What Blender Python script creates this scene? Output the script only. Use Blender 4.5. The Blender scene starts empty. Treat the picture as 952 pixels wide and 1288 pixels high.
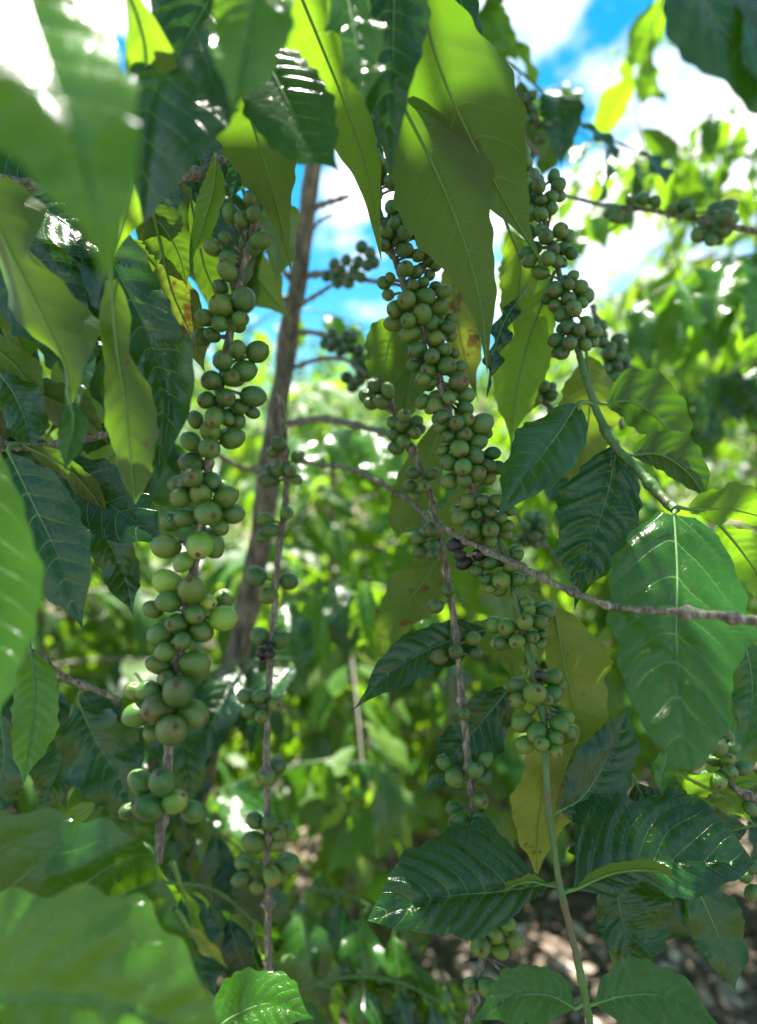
import bpy, math, random
import numpy as np
from mathutils import Vector, Matrix, noise

random.seed(7)
rng = np.random.default_rng(7)
S = bpy.context.scene
COL = S.collection
R = math.radians

# ------------------------------------------------------------------ camera, sky, sun, exposure
CAM_Z = 1.42
FPX = 973.0                      # focal length in photograph pixels (952 x 1288)
cam_d = bpy.data.cameras.new('camera')
cam = bpy.data.objects.new('camera', cam_d)
COL.objects.link(cam)
S.camera = cam
cam.location = (0, 0, CAM_Z)
cam.rotation_euler = (R(90), 0, 0)
cam_d.sensor_fit = 'VERTICAL'
cam_d.sensor_height = 36
cam_d.lens = 36 * FPX / 1288
cam_d.clip_start = 0.02
cam_d.clip_end = 2000
cam_d.dof.use_dof = True
cam_d.dof.focus_distance = 0.475
cam_d.dof.aperture_fstop = cam_d.lens / 7.0

SUN_EL, SUN_AZ = 74, -18          # azimuth from the view direction (+Y), positive to the right
sun_dir = Vector((math.sin(R(SUN_AZ)) * math.cos(R(SUN_EL)), math.cos(R(SUN_AZ)) * math.cos(R(SUN_EL)), math.sin(R(SUN_EL))))
sd = bpy.data.lights.new('sun', 'SUN')
sd.energy = 5.0
sd.angle = R(0.53)
sd.color = (1.0, 0.95, 0.86)
so = bpy.data.objects.new('sun', sd)
COL.objects.link(so)
so.rotation_euler = (-sun_dir).to_track_quat('-Z', 'Y').to_euler()

W = bpy.data.worlds.new('World')
S.world = W
W.use_nodes = True
nt = W.node_tree
nt.nodes.clear()
def N(tree, kind, **kw):
    n = tree.nodes.new(kind)
    for k, v in kw.items():
        if k == 'inp':
            for a, b in v.items():
                n.inputs[a].default_value = b
        else:
            setattr(n, k, v)
    return n
def ramp(tree, stops, src=None, interp='LINEAR'):
    r = tree.nodes.new('ShaderNodeValToRGB')
    r.color_ramp.interpolation = interp
    e = r.color_ramp.elements
    while len(e) < len(stops):
        e.new(0.5)
    for i, (p, c) in enumerate(stops):
        e[i].position = p
        e[i].color = c if len(c) == 4 else (*c, 1)
    if src is not None:
        tree.links.new(src, r.inputs[0])
    return r
sky = N(nt, 'ShaderNodeTexSky', sky_type='NISHITA', sun_disc=False, sun_elevation=R(SUN_EL),
        sun_rotation=R(SUN_AZ), air_density=1.0, dust_density=0.3, ozone_density=2.0)
tc = N(nt, 'ShaderNodeTexCoord')
mp = N(nt, 'ShaderNodeMapping')
mp.inputs['Location'].default_value = (7.91, 0.877, 1.224)
mp.inputs['Scale'].default_value = (1.0, 1.0, 1.7)
nt.links.new(tc.outputs['Generated'], mp.inputs[0])
ns = N(nt, 'ShaderNodeTexNoise', inp={'Scale': 3.0, 'Detail': 9, 'Roughness': 0.6, 'Distortion': 0.35})
nt.links.new(mp.outputs[0], ns.inputs['Vector'])
cr = ramp(nt, [(0.50, (0, 0, 0)), (0.60, (1, 1, 1))], ns.outputs[0])
mx = N(nt, 'ShaderNodeMix', data_type='RGBA')
mx.inputs['B'].default_value = (7.2, 7.4, 7.7, 1)
hs = N(nt, 'ShaderNodeHueSaturation', inp={'Saturation': 1.5, 'Value': 0.95, 'Hue': 0.478})
nt.links.new(sky.outputs[0], hs.inputs['Color'])
nt.links.new(hs.outputs[0], mx.inputs['A'])
nt.links.new(cr.outputs[0], mx.inputs['Factor'])
bg = N(nt, 'ShaderNodeBackground', inp={'Strength': 0.06})
nt.links.new(mx.outputs['Result'], bg.inputs[0])
wo = N(nt, 'ShaderNodeOutputWorld')
nt.links.new(bg.outputs[0], wo.inputs[0])

S.render.engine = 'CYCLES'
S.cycles.use_denoising = True
S.cycles.max_bounces = 8
S.cycles.diffuse_bounces = 4
S.cycles.glossy_bounces = 3
S.cycles.transmission_bounces = 5
S.cycles.sample_clamp_indirect = 6
S.view_settings.view_transform = 'Standard'
S.view_settings.look = 'None'
S.view_settings.exposure = 2.15
S.view_settings.gamma = 1
S.view_settings.use_curve_mapping = False

# ------------------------------------------------------------------ helpers
def P(x, y, d):
    """a point seen at photograph pixel (x, y), d metres away along the view axis"""
    return Vector(((x - 476) * d / FPX, d, CAM_Z - (y - 644) * d / FPX))

def mesh_obj(name, verts, faces, mats, parent=None, uvs=None, vein=None, tint=None, midx=None, smooth=True):
    me = bpy.data.meshes.new(name)
    verts = np.asarray(verts, dtype=np.float32)
    me.from_pydata([], [], []) if False else None
    fl = faces
    if isinstance(fl, np.ndarray):
        nf, k = fl.shape
        me.vertices.add(len(verts)); me.vertices.foreach_set('co', verts.ravel())
        me.loops.add(nf * k); me.loops.foreach_set('vertex_index', fl.astype(np.int32).ravel())
        me.polygons.add(nf)
        me.polygons.foreach_set('loop_start', np.arange(0, nf * k, k, dtype=np.int32))
        me.polygons.foreach_set('loop_total', np.full(nf, k, dtype=np.int32))
        me.update(calc_edges=True)
    else:
        me.from_pydata([tuple(map(float, v)) for v in verts], [], fl)
    for m in (mats if isinstance(mats, (list, tuple)) else [mats]):
        me.materials.append(m)
    li = np.empty(len(me.loops), dtype=np.int32)
    me.loops.foreach_get('vertex_index', li)
    if uvs is not None:
        l = me.uv_layers.new(name='UVMap'); l.data.foreach_set('uv', np.asarray(uvs, dtype=np.float32)[li].ravel())
    if vein is not None:
        l = me.uv_layers.new(name='vein'); l.data.foreach_set('uv', np.asarray(vein, dtype=np.float32)[li].ravel())
    if tint is not None:
        a = me.attributes.new('tint', 'FLOAT_COLOR', 'POINT')
        t = np.asarray(tint, dtype=np.float32)
        if t.ndim == 1: t = np.tile(t, (len(verts), 1))
        a.data.foreach_set('color', np.hstack([t, np.ones((len(t), 1), dtype=np.float32)]).astype(np.float32).ravel())
    if midx is not None:
        me.polygons.foreach_set('material_index', np.asarray(midx, dtype=np.int32))
    me.polygons.foreach_set('use_smooth', np.full(len(me.polygons), smooth))
    me.update()
    o = bpy.data.objects.new(name, me)
    COL.objects.link(o)
    if parent: o.parent = parent
    return o

def thing(name, label, cat, loc=(0, 0, 0), group=None):
    o = bpy.data.objects.new(name, None)
    COL.objects.link(o)
    o.location = loc
    o.empty_display_size = 0.02
    o['label'] = label; o['category'] = cat
    if group: o['group'] = group
    return o

def adopt(o, parent):
    """keep the world place of o under parent (parents are never rotated)"""
    o.parent = parent
    base = Vector((0, 0, 0)); p = parent
    while p:
        base += p.location; p = p.parent
    if o.type == 'MESH' and o.get('_world_mesh', 1):
        o.matrix_parent_inverse = Matrix.Translation(-base)
    return o

def catmull(pts, n):
    pts = [np.array(p, dtype=float) for p in pts]
    if len(pts) == 2:
        pts = [pts[0], (pts[0] + pts[1]) / 2, pts[1]]
    P0 = [2 * pts[0] - pts[1]] + pts + [2 * pts[-1] - pts[-2]]
    seg = len(pts) - 1
    out = []
    for i in range(n):
        s = i / (n - 1) * seg
        k = min(int(s), seg - 1); t = s - k
        a, b, c, d = P0[k], P0[k + 1], P0[k + 2], P0[k + 3]
        out.append(0.5 * ((2 * b) + (-a + c) * t + (2 * a - 5 * b + 4 * c - d) * t * t + (-a + 3 * b - 3 * c + d) * t ** 3))
    return np.array(out)

def tube(path, radii, k=10, cap=True):
    path = np.asarray(path, dtype=float); n = len(path)
    radii = np.broadcast_to(np.asarray(radii, dtype=float), (n,))
    T = np.gradient(path, axis=0); T /= np.linalg.norm(T, axis=1)[:, None] + 1e-12
    up = np.array([0.3, 1, 0.2]); up /= np.linalg.norm(up)
    B = np.cross(T, up); B /= np.linalg.norm(B, axis=1)[:, None] + 1e-9
    C = np.cross(T, B)
    a = np.linspace(0, 2 * math.pi, k, endpoint=False)
    ring = (B[:, None, :] * np.cos(a)[None, :, None] + C[:, None, :] * np.sin(a)[None, :, None])
    V = (path[:, None, :] + ring * radii[:, None, None]).reshape(-1, 3)
    F = []
    for i in range(n - 1):
        for j in range(k):
            F.append((i * k + j, i * k + (j + 1) % k, (i + 1) * k + (j + 1) % k, (i + 1) * k + j))
    if cap:
        F.append(tuple(range(k - 1, -1, -1))); F.append(tuple((n - 1) * k + j for j in range(k)))
    return V, F, ring.reshape(-1, 3)

def join(parts):
    """parts: list of (V, F) -> V, F"""
    V, F, o = [], [], 0
    for v, f in parts:
        V.append(np.asarray(v)); F += [tuple(int(i) + o for i in q) for q in f]; o += len(v)
    return np.vstack(V), F

# ------------------------------------------------------------------ materials
def new_mat(name):
    m = bpy.data.materials.new(name); m.use_nodes = True
    m.node_tree.nodes.clear()
    return m, m.node_tree

def mix(t, a, b, f, mode='MIX'):
    m = N(t, 'ShaderNodeMix', data_type='RGBA', blend_type=mode)
    for s, v in (('A', a), ('B', b), ('Factor', f)):
        i = m.inputs[s]
        if isinstance(v, bpy.types.NodeSocket): t.links.new(v, i)
        elif isinstance(v, (tuple, list)): i.default_value = (*v, 1) if len(v) == 3 else v
        else: i.default_value = v
    return m.outputs['Result']

def math_n(t, op, a, b=None, c=None, clamp=False):
    m = N(t, 'ShaderNodeMath', operation=op, use_clamp=clamp)
    for i, v in enumerate((a, b, c)):
        if v is None: continue
        if isinstance(v, bpy.types.NodeSocket): t.links.new(v, m.inputs[i])
        else: m.inputs[i].default_value = v
    return m.outputs[0]

def leaf_material(name, hero=True):
    m, t = new_mat(name)
    L = t.links.new
    at = N(t, 'ShaderNodeAttribute', attribute_name='tint')      # r yellow, g lightness, b damage
    sp = N(t, 'ShaderNodeSeparateColor'); L(at.outputs['Color'], sp.inputs[0])
    yel, lig, dmg = sp.outputs
    geo = N(t, 'ShaderNodeNewGeometry')
    uvm = N(t, 'ShaderNodeUVMap', uv_map='UVMap')
    # colours
    top = mix(t, (0.005, 0.032, 0.005), (0.022, 0.112, 0.007), lig)
    top = mix(t, top, (0.22, 0.22, 0.03), yel)
    und = mix(t, (0.024, 0.064, 0.007), (0.068, 0.145, 0.020), lig)
    und = mix(t, und, (0.30, 0.28, 0.055), yel)
    tra = mix(t, (0.045, 0.19, 0.004), (0.37, 0.78, 0.012), lig)
    tra = mix(t, tra, (0.60, 0.55, 0.06), yel)
    n1 = N(t, 'ShaderNodeTexNoise', inp={'Scale': 28.0 if hero else 9.0, 'Detail': 4})
    L(geo.outputs['Position'], n1.inputs['Vector'])
    v1 = ramp(t, [(0.3, (0.72, 0.72, 0.72)), (0.7, (1.25, 1.25, 1.25))], n1.outputs[0]).outputs[0]
    top = mix(t, top, v1, 1.0, 'MULTIPLY'); und = mix(t, und, v1, 0.6, 'MULTIPLY')
    height = None
    if hero:
        vu = N(t, 'ShaderNodeUVMap', uv_map='vein')
        sx = N(t, 'ShaderNodeSeparateXYZ'); L(vu.outputs[0], sx.inputs[0])
        au = math_n(t, 'ABSOLUTE', sx.outputs[0])
        fr = math_n(t, 'FRACT', math_n(t, 'ADD', sx.outputs[1], 0.5))
        dist = math_n(t, 'ABSOLUTE', math_n(t, 'SUBTRACT', fr, 0.5))
        wid = math_n(t, 'MULTIPLY_ADD', au, -0.03, 0.05)
        vm = N(t, 'ShaderNodeMapRange'); vm.clamp = True
        L(dist, vm.inputs['Value']); L(wid, vm.inputs['From Max'])
        vm.inputs['From Min'].default_value = 0.004
        vm.inputs['To Min'].default_value = 1; vm.inputs['To Max'].default_value = 0
        fine = N(t, 'ShaderNodeTexVoronoi', feature='DISTANCE_TO_EDGE', inp={'Scale': 420.0})
        L(uvm.outputs[0], fine.inputs['Vector'])
        fm = ramp(t, [(0.0, (1, 1, 1)), (0.09, (0, 0, 0))], fine.outputs['Distance']).outputs[0]
        fmid = N(t, 'ShaderNodeTexVoronoi', feature='DISTANCE_TO_EDGE', inp={'Scale': 130.0})
        L(uvm.outputs[0], fmid.inputs['Vector'])
        fmm = ramp(t, [(0.0, (1, 1, 1)), (0.05, (0, 0, 0))], fmid.outputs['Distance']).outputs[0]
        veins = math_n(t, 'MULTIPLY', math_n(t, 'MULTIPLY', vm.outputs[0], math_n(t, 'SUBTRACT', 1.0, math_n(t, 'POWER', au, 2.5))), 0.75)
        top = mix(t, top, (0.13, 0.27, 0.06), veins)
        top = mix(t, top, (0.09, 0.20, 0.04), math_n(t, 'MULTIPLY', fmm, 0.12))
        und = mix(t, und, (0.15, 0.24, 0.07), math_n(t, 'MULTIPLY', veins, 0.7))
        und = mix(t, und, (0.06, 0.11, 0.03), math_n(t, 'MULTIPLY', fmm, 0.3))
        tra = mix(t, tra, (0.16, 0.30, 0.03), math_n(t, 'MULTIPLY', veins, 0.8))
        tra = mix(t, tra, (0.12, 0.30, 0.01), math_n(t, 'MULTIPLY', fm, 0.2))
        # brown damage spots along some leaves
        sn = N(t, 'ShaderNodeTexNoise', inp={'Scale': 38.0, 'Detail': 5, 'Roughness': 0.65}); L(uvm.outputs[0], sn.inputs['Vector'])
        th = math_n(t, 'MULTIPLY_ADD', dmg, -0.22, 0.745)
        sm = N(t, 'ShaderNodeMapRange'); L(sn.outputs[0], sm.inputs['Value']); L(th, sm.inputs['From Min'])
        L(math_n(t, 'ADD', th, 0.035), sm.inputs['From Max'])
        spot = sm.outputs[0]
        spot = math_n(t, 'MULTIPLY', spot, 0.85)
        brown = (0.13, 0.06, 0.025)
        top = mix(t, top, brown, spot); und = mix(t, und, brown, spot); tra = mix(t, tra, (0.15, 0.06, 0.015), spot)
        # pale dust specks
        dn = N(t, 'ShaderNodeTexNoise', inp={'Scale': 900.0, 'Detail': 2}); L(uvm.outputs[0], dn.inputs['Vector'])
        dm = ramp(t, [(0.70, (0, 0, 0)), (0.76, (1, 1, 1))], dn.outputs[0]).outputs[0]
        top = mix(t, top, (0.20, 0.26, 0.16), math_n(t, 'MULTIPLY', dm, 0.35))
        height = math_n(t, 'ADD', math_n(t, 'MULTIPLY', math_n(t, 'MULTIPLY', vm.outputs[0], -0.6), 1.0),
                        math_n(t, 'MULTIPLY', fm, -0.10))
        height = math_n(t, 'ADD', height, math_n(t, 'MULTIPLY', fmm, -0.22))
        wn = N(t, 'ShaderNodeTexNoise', inp={'Scale': 75.0, 'Detail': 3}); L(uvm.outputs[0], wn.inputs['Vector'])
        height = math_n(t, 'ADD', height, math_n(t, 'MULTIPLY', wn.outputs[0], 0.5))
    col = mix(t, top, und, geo.outputs['Backfacing'])
    pb = N(t, 'ShaderNodeBsdfPrincipled')
    L(col, pb.inputs['Base Color'])
    rn = N(t, 'ShaderNodeMapRange', inp={'To Min': 0.13 if hero else 0.42, 'To Max': 0.30 if hero else 0.6}); L(n1.outputs[0], rn.inputs['Value'])
    rg = N(t, 'ShaderNodeMix', data_type='FLOAT')
    L(geo.outputs['Backfacing'], rg.inputs['Factor']); L(rn.outputs[0], rg.inputs['A']); rg.inputs['B'].default_value = 0.55
    L(rg.outputs['Result'], pb.inputs['Roughness'])
    pb.inputs['Specular IOR Level'].default_value = 0.55
    tr = N(t, 'ShaderNodeBsdfTranslucent'); L(tra, tr.inputs[0])
    if height is not None:
        bp = N(t, 'ShaderNodeBump', inp={'Strength': 0.55, 'Distance': 0.0006})
        L(height, bp.inputs['Height'])
        L(bp.outputs[0], pb.inputs['Normal'])
    ms = N(t, 'ShaderNodeMixShader', inp={0: 0.33})
    L(math_n(t, 'MULTIPLY_ADD', lig, 0.16, 0.20), ms.inputs[0])
    L(pb.outputs[0], ms.inputs[1]); L(tr.outputs[0], ms.inputs[2])
    out = N(t, 'ShaderNodeOutputMaterial'); L(ms.outputs[0], out.inputs[0])
    return m

M_LEAF = leaf_material('coffee_leaf')
M_FAR = leaf_material('coffee_leaf_far', hero=False)

def simple_mat(name, cols, scale, rough=0.7, bump=0.4, bdist=0.001, detail=6, coord='Object', spec=0.4, stretch=None):
    m, t = new_mat(name); L = t.links.new
    tcn = N(t, 'ShaderNodeTexCoord')
    n = N(t, 'ShaderNodeTexNoise', inp={'Scale': scale, 'Detail': detail, 'Roughness': 0.65})
    src = tcn.outputs[coord]
    if stretch:
        mpn = N(t, 'ShaderNodeMapping'); mpn.inputs['Scale'].default_value = stretch
        L(src, mpn.inputs[0]); src = mpn.outputs[0]
    L(src, n.inputs['Vector'])
    k = len(cols)
    r = ramp(t, [(0.3 + 0.4 * i / (k - 1), c) for i, c in enumerate(cols)], n.outputs[0])
    pb = N(t, 'ShaderNodeBsdfPrincipled', inp={'Roughness': rough, 'Specular IOR Level': spec})
    L(r.outputs[0], pb.inputs['Base Color'])
    bp = N(t, 'ShaderNodeBump', inp={'Strength': bump, 'Distance': bdist})
    L(n.outputs[0], bp.inputs['Height']); L(bp.outputs[0], pb.inputs['Normal'])
    out = N(t, 'ShaderNodeOutputMaterial'); L(pb.outputs[0], out.inputs[0])
    return m
M_BARK = simple_mat('grey_bark', [(0.028, 0.024, 0.016), (0.11, 0.10, 0.07), (0.21, 0.195, 0.15), (0.46, 0.44, 0.36)], 420, 0.75, 0.9, 0.0015, stretch=(1, 1, 0.25))
M_TRUNK = simple_mat('trunk_bark', [(0.03, 0.026, 0.016), (0.13, 0.115, 0.075), (0.32, 0.29, 0.21)], 130, 0.85, 1.0, 0.006, stretch=(1, 1, 0.3))
M_GSTEM = simple_mat('green_stem', [(0.04, 0.10, 0.025), (0.065, 0.15, 0.035), (0.10, 0.18, 0.06)], 160, 0.42, 0.25, 0.0005, stretch=(1, 1, 0.2))
def _brown_joints(m):
    t = m.node_tree; pb = next(n for n in t.nodes if n.type == 'BSDF_PRINCIPLED')
    src = pb.inputs['Base Color'].links[0].from_socket
    tcn = N(t, 'ShaderNodeTexCoord'); n = N(t, 'ShaderNodeTexNoise', inp={'Scale': 34.0, 'Detail': 5}); t.links.new(tcn.outputs['Object'], n.inputs['Vector'])
    f = ramp(t, [(0.54, (0, 0, 0)), (0.66, (1, 1, 1))], n.outputs[0]).outputs[0]
    t.links.new(mix(t, src, (0.12, 0.085, 0.05), math_n(t, 'MULTIPLY', f, 0.8)), pb.inputs['Base Color'])
_brown_joints(M_GSTEM)
M_RIB = simple_mat('midrib', [(0.08, 0.18, 0.04), (0.13, 0.25, 0.06)], 90, 0.45, 0.1, 0.0003)
M_NAVEL = simple_mat('navel', [(0.05, 0.03, 0.015), (0.13, 0.09, 0.05)], 2000, 0.8, 0.5, 0.0003)

def cherry_mat():
    m, t = new_mat('cherry_skin'); L = t.links.new
    oi = N(t, 'ShaderNodeObjectInfo')
    tcn = N(t, 'ShaderNodeTexCoord')
    vec = N(t, 'ShaderNodeVectorMath', operation='MULTIPLY_ADD')
    L(tcn.outputs['Object'], vec.inputs[0]); vec.inputs[1].default_value = (1, 1, 1); L(oi.outputs['Random'], vec.inputs[2])
    off = N(t, 'ShaderNodeVectorMath', operation='SCALE'); L(oi.outputs['Random'], off.inputs[0]); off.inputs['Scale'].default_value = 50
    add = N(t, 'ShaderNodeVectorMath', operation='ADD'); L(tcn.outputs['Object'], add.inputs[0]); L(off.outputs[0], add.inputs[1])
    base = ramp(t, [(0.0, (0.024, 0.090, 0.010)), (0.5, (0.044, 0.130, 0.012)), (1.0, (0.080, 0.170, 0.015))], oi.outputs['Random']).outputs[0]
    n = N(t, 'ShaderNodeTexNoise', inp={'Scale': 1.6, 'Detail': 4}); L(add.outputs[0], n.inputs['Vector'])
    v = ramp(t, [(0.35, (0, 0, 0)), (0.75, (1, 1, 1))], n.outputs[0]).outputs[0]
    c = mix(t, base, (0.10, 0.085, 0.03), math_n(t, 'MULTIPLY', v, 0.15))
    sp = N(t, 'ShaderNodeTexNoise', inp={'Scale': 16.0, 'Detail': 3}); L(add.outputs[0], sp.inputs['Vector'])
    sv = ramp(t, [(0.63, (0, 0, 0)), (0.70, (1, 1, 1))], sp.outputs[0]).outputs[0]
    c = mix(t, c, (0.20, 0.25, 0.11), math_n(t, 'MULTIPLY', sv, 0.45))
    # darker ring round the navel (local +z end)
    sx = N(t, 'ShaderNodeSeparateXYZ'); L(tcn.outputs['Object'], sx.inputs[0])
    ring = N(t, 'ShaderNodeMapRange', inp={'From Min': 0.80, 'From Max': 0.97}); L(sx.outputs[2], ring.inputs['Value'])
    c = mix(t, c, (0.13, 0.085, 0.04), math_n(t, 'MULTIPLY', ring.outputs[0], 0.35))
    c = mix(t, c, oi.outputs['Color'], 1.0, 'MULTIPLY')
    pb = N(t, 'ShaderNodeBsdfPrincipled', inp={'Roughness': 0.24, 'Specular IOR Level': 0.65})
    L(c, pb.inputs['Base Color'])
    bp = N(t, 'ShaderNodeBump', inp={'Strength': 0.25, 'Distance': 0.05}); L(sp.outputs[0], bp.inputs['Height']); L(bp.outputs[0], pb.inputs['Normal'])
    out = N(t, 'ShaderNodeOutputMaterial'); L(pb.outputs[0], out.inputs[0])
    return m
M_CHERRY = cherry_mat()
M_FARCHERRY = simple_mat('far_cherry_skin', [(0.05, 0.12, 0.03), (0.13, 0.21, 0.05)], 30, 0.4, 0.0, 0.001)

# ------------------------------------------------------------------ leaves
def profile(t, tip=1.0, peak=0.45):
    """half width of a coffee leaf along the midrib, 0..1, with a narrow drip tip"""
    a = np.clip(t / (2 * peak), 0, 1); b = np.clip((t - peak) / (1 - peak), 0, 1)
    w = np.where(t < peak, np.sin(np.pi * np.minimum(t / (2 * peak), 0.5)) ** 0.72, 1 - b ** 1.75 * 0.90)
    tipz = np.clip((t - 0.80) / 0.20, 0, 1)
    w = w * (1 - tipz ** 0.8 * 0.97)
    return np.maximum(w, 0.0)

def leaf_sheet(Mp, Nn, wl, wr, nv=11, cols=9, fold=0.15, wave=0.12, wfreq=3.5, corr=0.05, curl=0.0, ph=0.0, prof=None, tw=0.0):
    """Mp midrib points, Nn top-side normals; returns V, F(quads ndarray), uv, vein"""
    n = len(Mp)
    t = np.linspace(0, 1, n)
    T = np.gradient(Mp, axis=0); T /= np.linalg.norm(T, axis=1)[:, None]
    B = np.cross(T, Nn); B /= np.linalg.norm(B, axis=1)[:, None]
    Nr = np.cross(B, T)
    if tw:
        ang = tw * (t - 0.3)
        B2 = B * np.cos(ang)[:, None] + Nr * np.sin(ang)[:, None]
        Nr = -B * np.sin(ang)[:, None] + Nr * np.cos(ang)[:, None]; B = B2
    w = profile(t) if prof is None else prof(t)
    length = np.sum(np.linalg.norm(np.diff(Mp, axis=0), axis=1))
    u = np.concatenate([-np.linspace(1, 0, cols) ** 0.9, np.linspace(0, 1, cols)[1:] ** 0.9])
    U, TT = np.meshgrid(u, t)
    if callable(wl):
        wn = wl(t)[:, None]; wp = wr(t)[:, None]
        side = np.where(U < 0, wn, wp); w = np.ones_like(w); w[-1] = 0
        wl = float(wn.max()); wr = float(wp.max())
        full = np.maximum(wn, wp) / max(wl, wr); wv = np.clip(full, 0, 1)
    else:
        side = np.where(U < 0, wl, wr); wv = w[:, None]
    aU = np.abs(U)
    WW = w[:, None] * side * (1 + 0.035 * np.sin(2 * np.pi * (TT * nv * 0.95) + 1.3 * np.sign(U) + ph) * aU ** 2)
    across = U * WW
    avgw = (wl + wr) / 2
    WW = WW * (1 + 0.055 * np.sin(2 * np.pi * 2.3 * TT + 2.2 * ph + 1.1 * np.sign(U)) + 0.035 * np.sin(2 * np.pi * 5.1 * TT - 3 * ph + 2.5 * np.sign(U)))
    across = U * WW
    aa = np.abs(across) / length
    phase = nv * (TT - 0.55 * aa - 0.5 * aa * aU) + 0.16 * np.sin(2 * np.pi * 1.7 * TT + ph) + 0.15 * np.sign(U) * np.clip(aU * 6, 0, 1) + 0.05 * np.sin(2 * np.pi * 4.1 * TT + 2 * ph)
    cbul = np.abs(np.sin(np.pi * phase)) ** 0.75 * (0.85 + 0.25 * np.sin(3.3 * phase + ph * 3 + 2 * np.sign(U)))
    env = np.clip(aU * 5, 0, 1) * (1 - aU ** 3 * 0.7) * np.clip(TT * 12, 0, 1) * np.clip((1 - TT) * 6, 0, 1)
    h = fold * np.abs(across) * (1 - 0.35 * aU) + curl * aU ** 2 * WW
    h = h + wave * avgw * aU ** 1.8 * np.sin(2 * np.pi * wfreq * TT + ph + np.where(U < 0, 0.0, 2.1)) * np.clip(wv * 1.4, 0, 1)
    h = h + corr * avgw * cbul * env * 0.9 * np.clip(wv * 2, 0, 1)
    shift = -wave * 0.15 * avgw * aU ** 2 * np.cos(2 * np.pi * wfreq * TT + ph + np.where(U < 0, 0.0, 2.1))
    V = Mp[:, None, :] + B[:, None, :] * across[..., None] + Nr[:, None, :] * h[..., None] + T[:, None, :] * shift[..., None]
    m = len(u)
    idx = np.arange(n * m).reshape(n, m)
    F = np.stack([idx[:-1, :-1], idx[:-1, 1:], idx[1:, 1:], idx[1:, :-1]], axis=-1).reshape(-1, 4)
    uv = np.stack([across, TT * length], -1).reshape(-1, 2)
    vein = np.stack([U, phase], -1).reshape(-1, 2)
    return V.reshape(-1, 3), F, uv, vein, Nr

class Branch:
    def __init__(self, label, stem_px, radii, mat, group=None, name='coffee_branch', cat='branch', node_gap=0.035, woody=True, nodes=True):
        pts = [P(*p) for p in stem_px]
        self.path = catmull(pts, max(24, 14 * len(pts)))
        n = len(self.path)
        self.root = thing(name, label, cat, Vector(self.path[0]), group)
        r = np.interp(np.linspace(0, 1, n), np.linspace(0, 1, len(radii)), radii) / 1000
        self.path = self.path + rng.normal(0, 1, (n, 3)) * r[:, None] * 0.10
        L = np.concatenate([[0], np.cumsum(np.linalg.norm(np.diff(self.path, axis=0), axis=1))])
        m = max(60, int(L[-1] / 0.0022))
        s = np.linspace(0, L[-1], m)
        path = np.stack([np.interp(s, L, self.path[:, i]) for i in range(3)], 1)
        rr = np.interp(s, L, r)
        if nodes:
            d = np.abs((s / node_gap) - np.round(s / node_gap)) * node_gap
            kr = np.random.default_rng(len(stem_px) * 7 + abs(int(stem_px[0][0]))).uniform(.25, 1.5, 400)[np.round(s / node_gap).astype(int) % 400]
            rr = rr * (1 + kr * (0.8 if woody else 0.35) * np.exp(-(d / (0.0030 if woody else 0.0038)) ** 2))
        V, F, ring = tube(path, rr, 12)
        nz = np.array([noise.noise(Vector(v) * (260 if woody else 120)) for v in V])
        V = V + ring * (nz * (0.22 if woody else 0.05) * np.repeat(rr, 12))[:, None]
        o = mesh_obj('stem', V, F, mat)
        adopt(o, self.root)
        self.fine = path
        self.clusters = []
    def near(self, p):
        d = np.linalg.norm(self.fine - np.array(p), axis=1); i = int(np.argmin(d))
        return self.fine[i], float(d[i])

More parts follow.
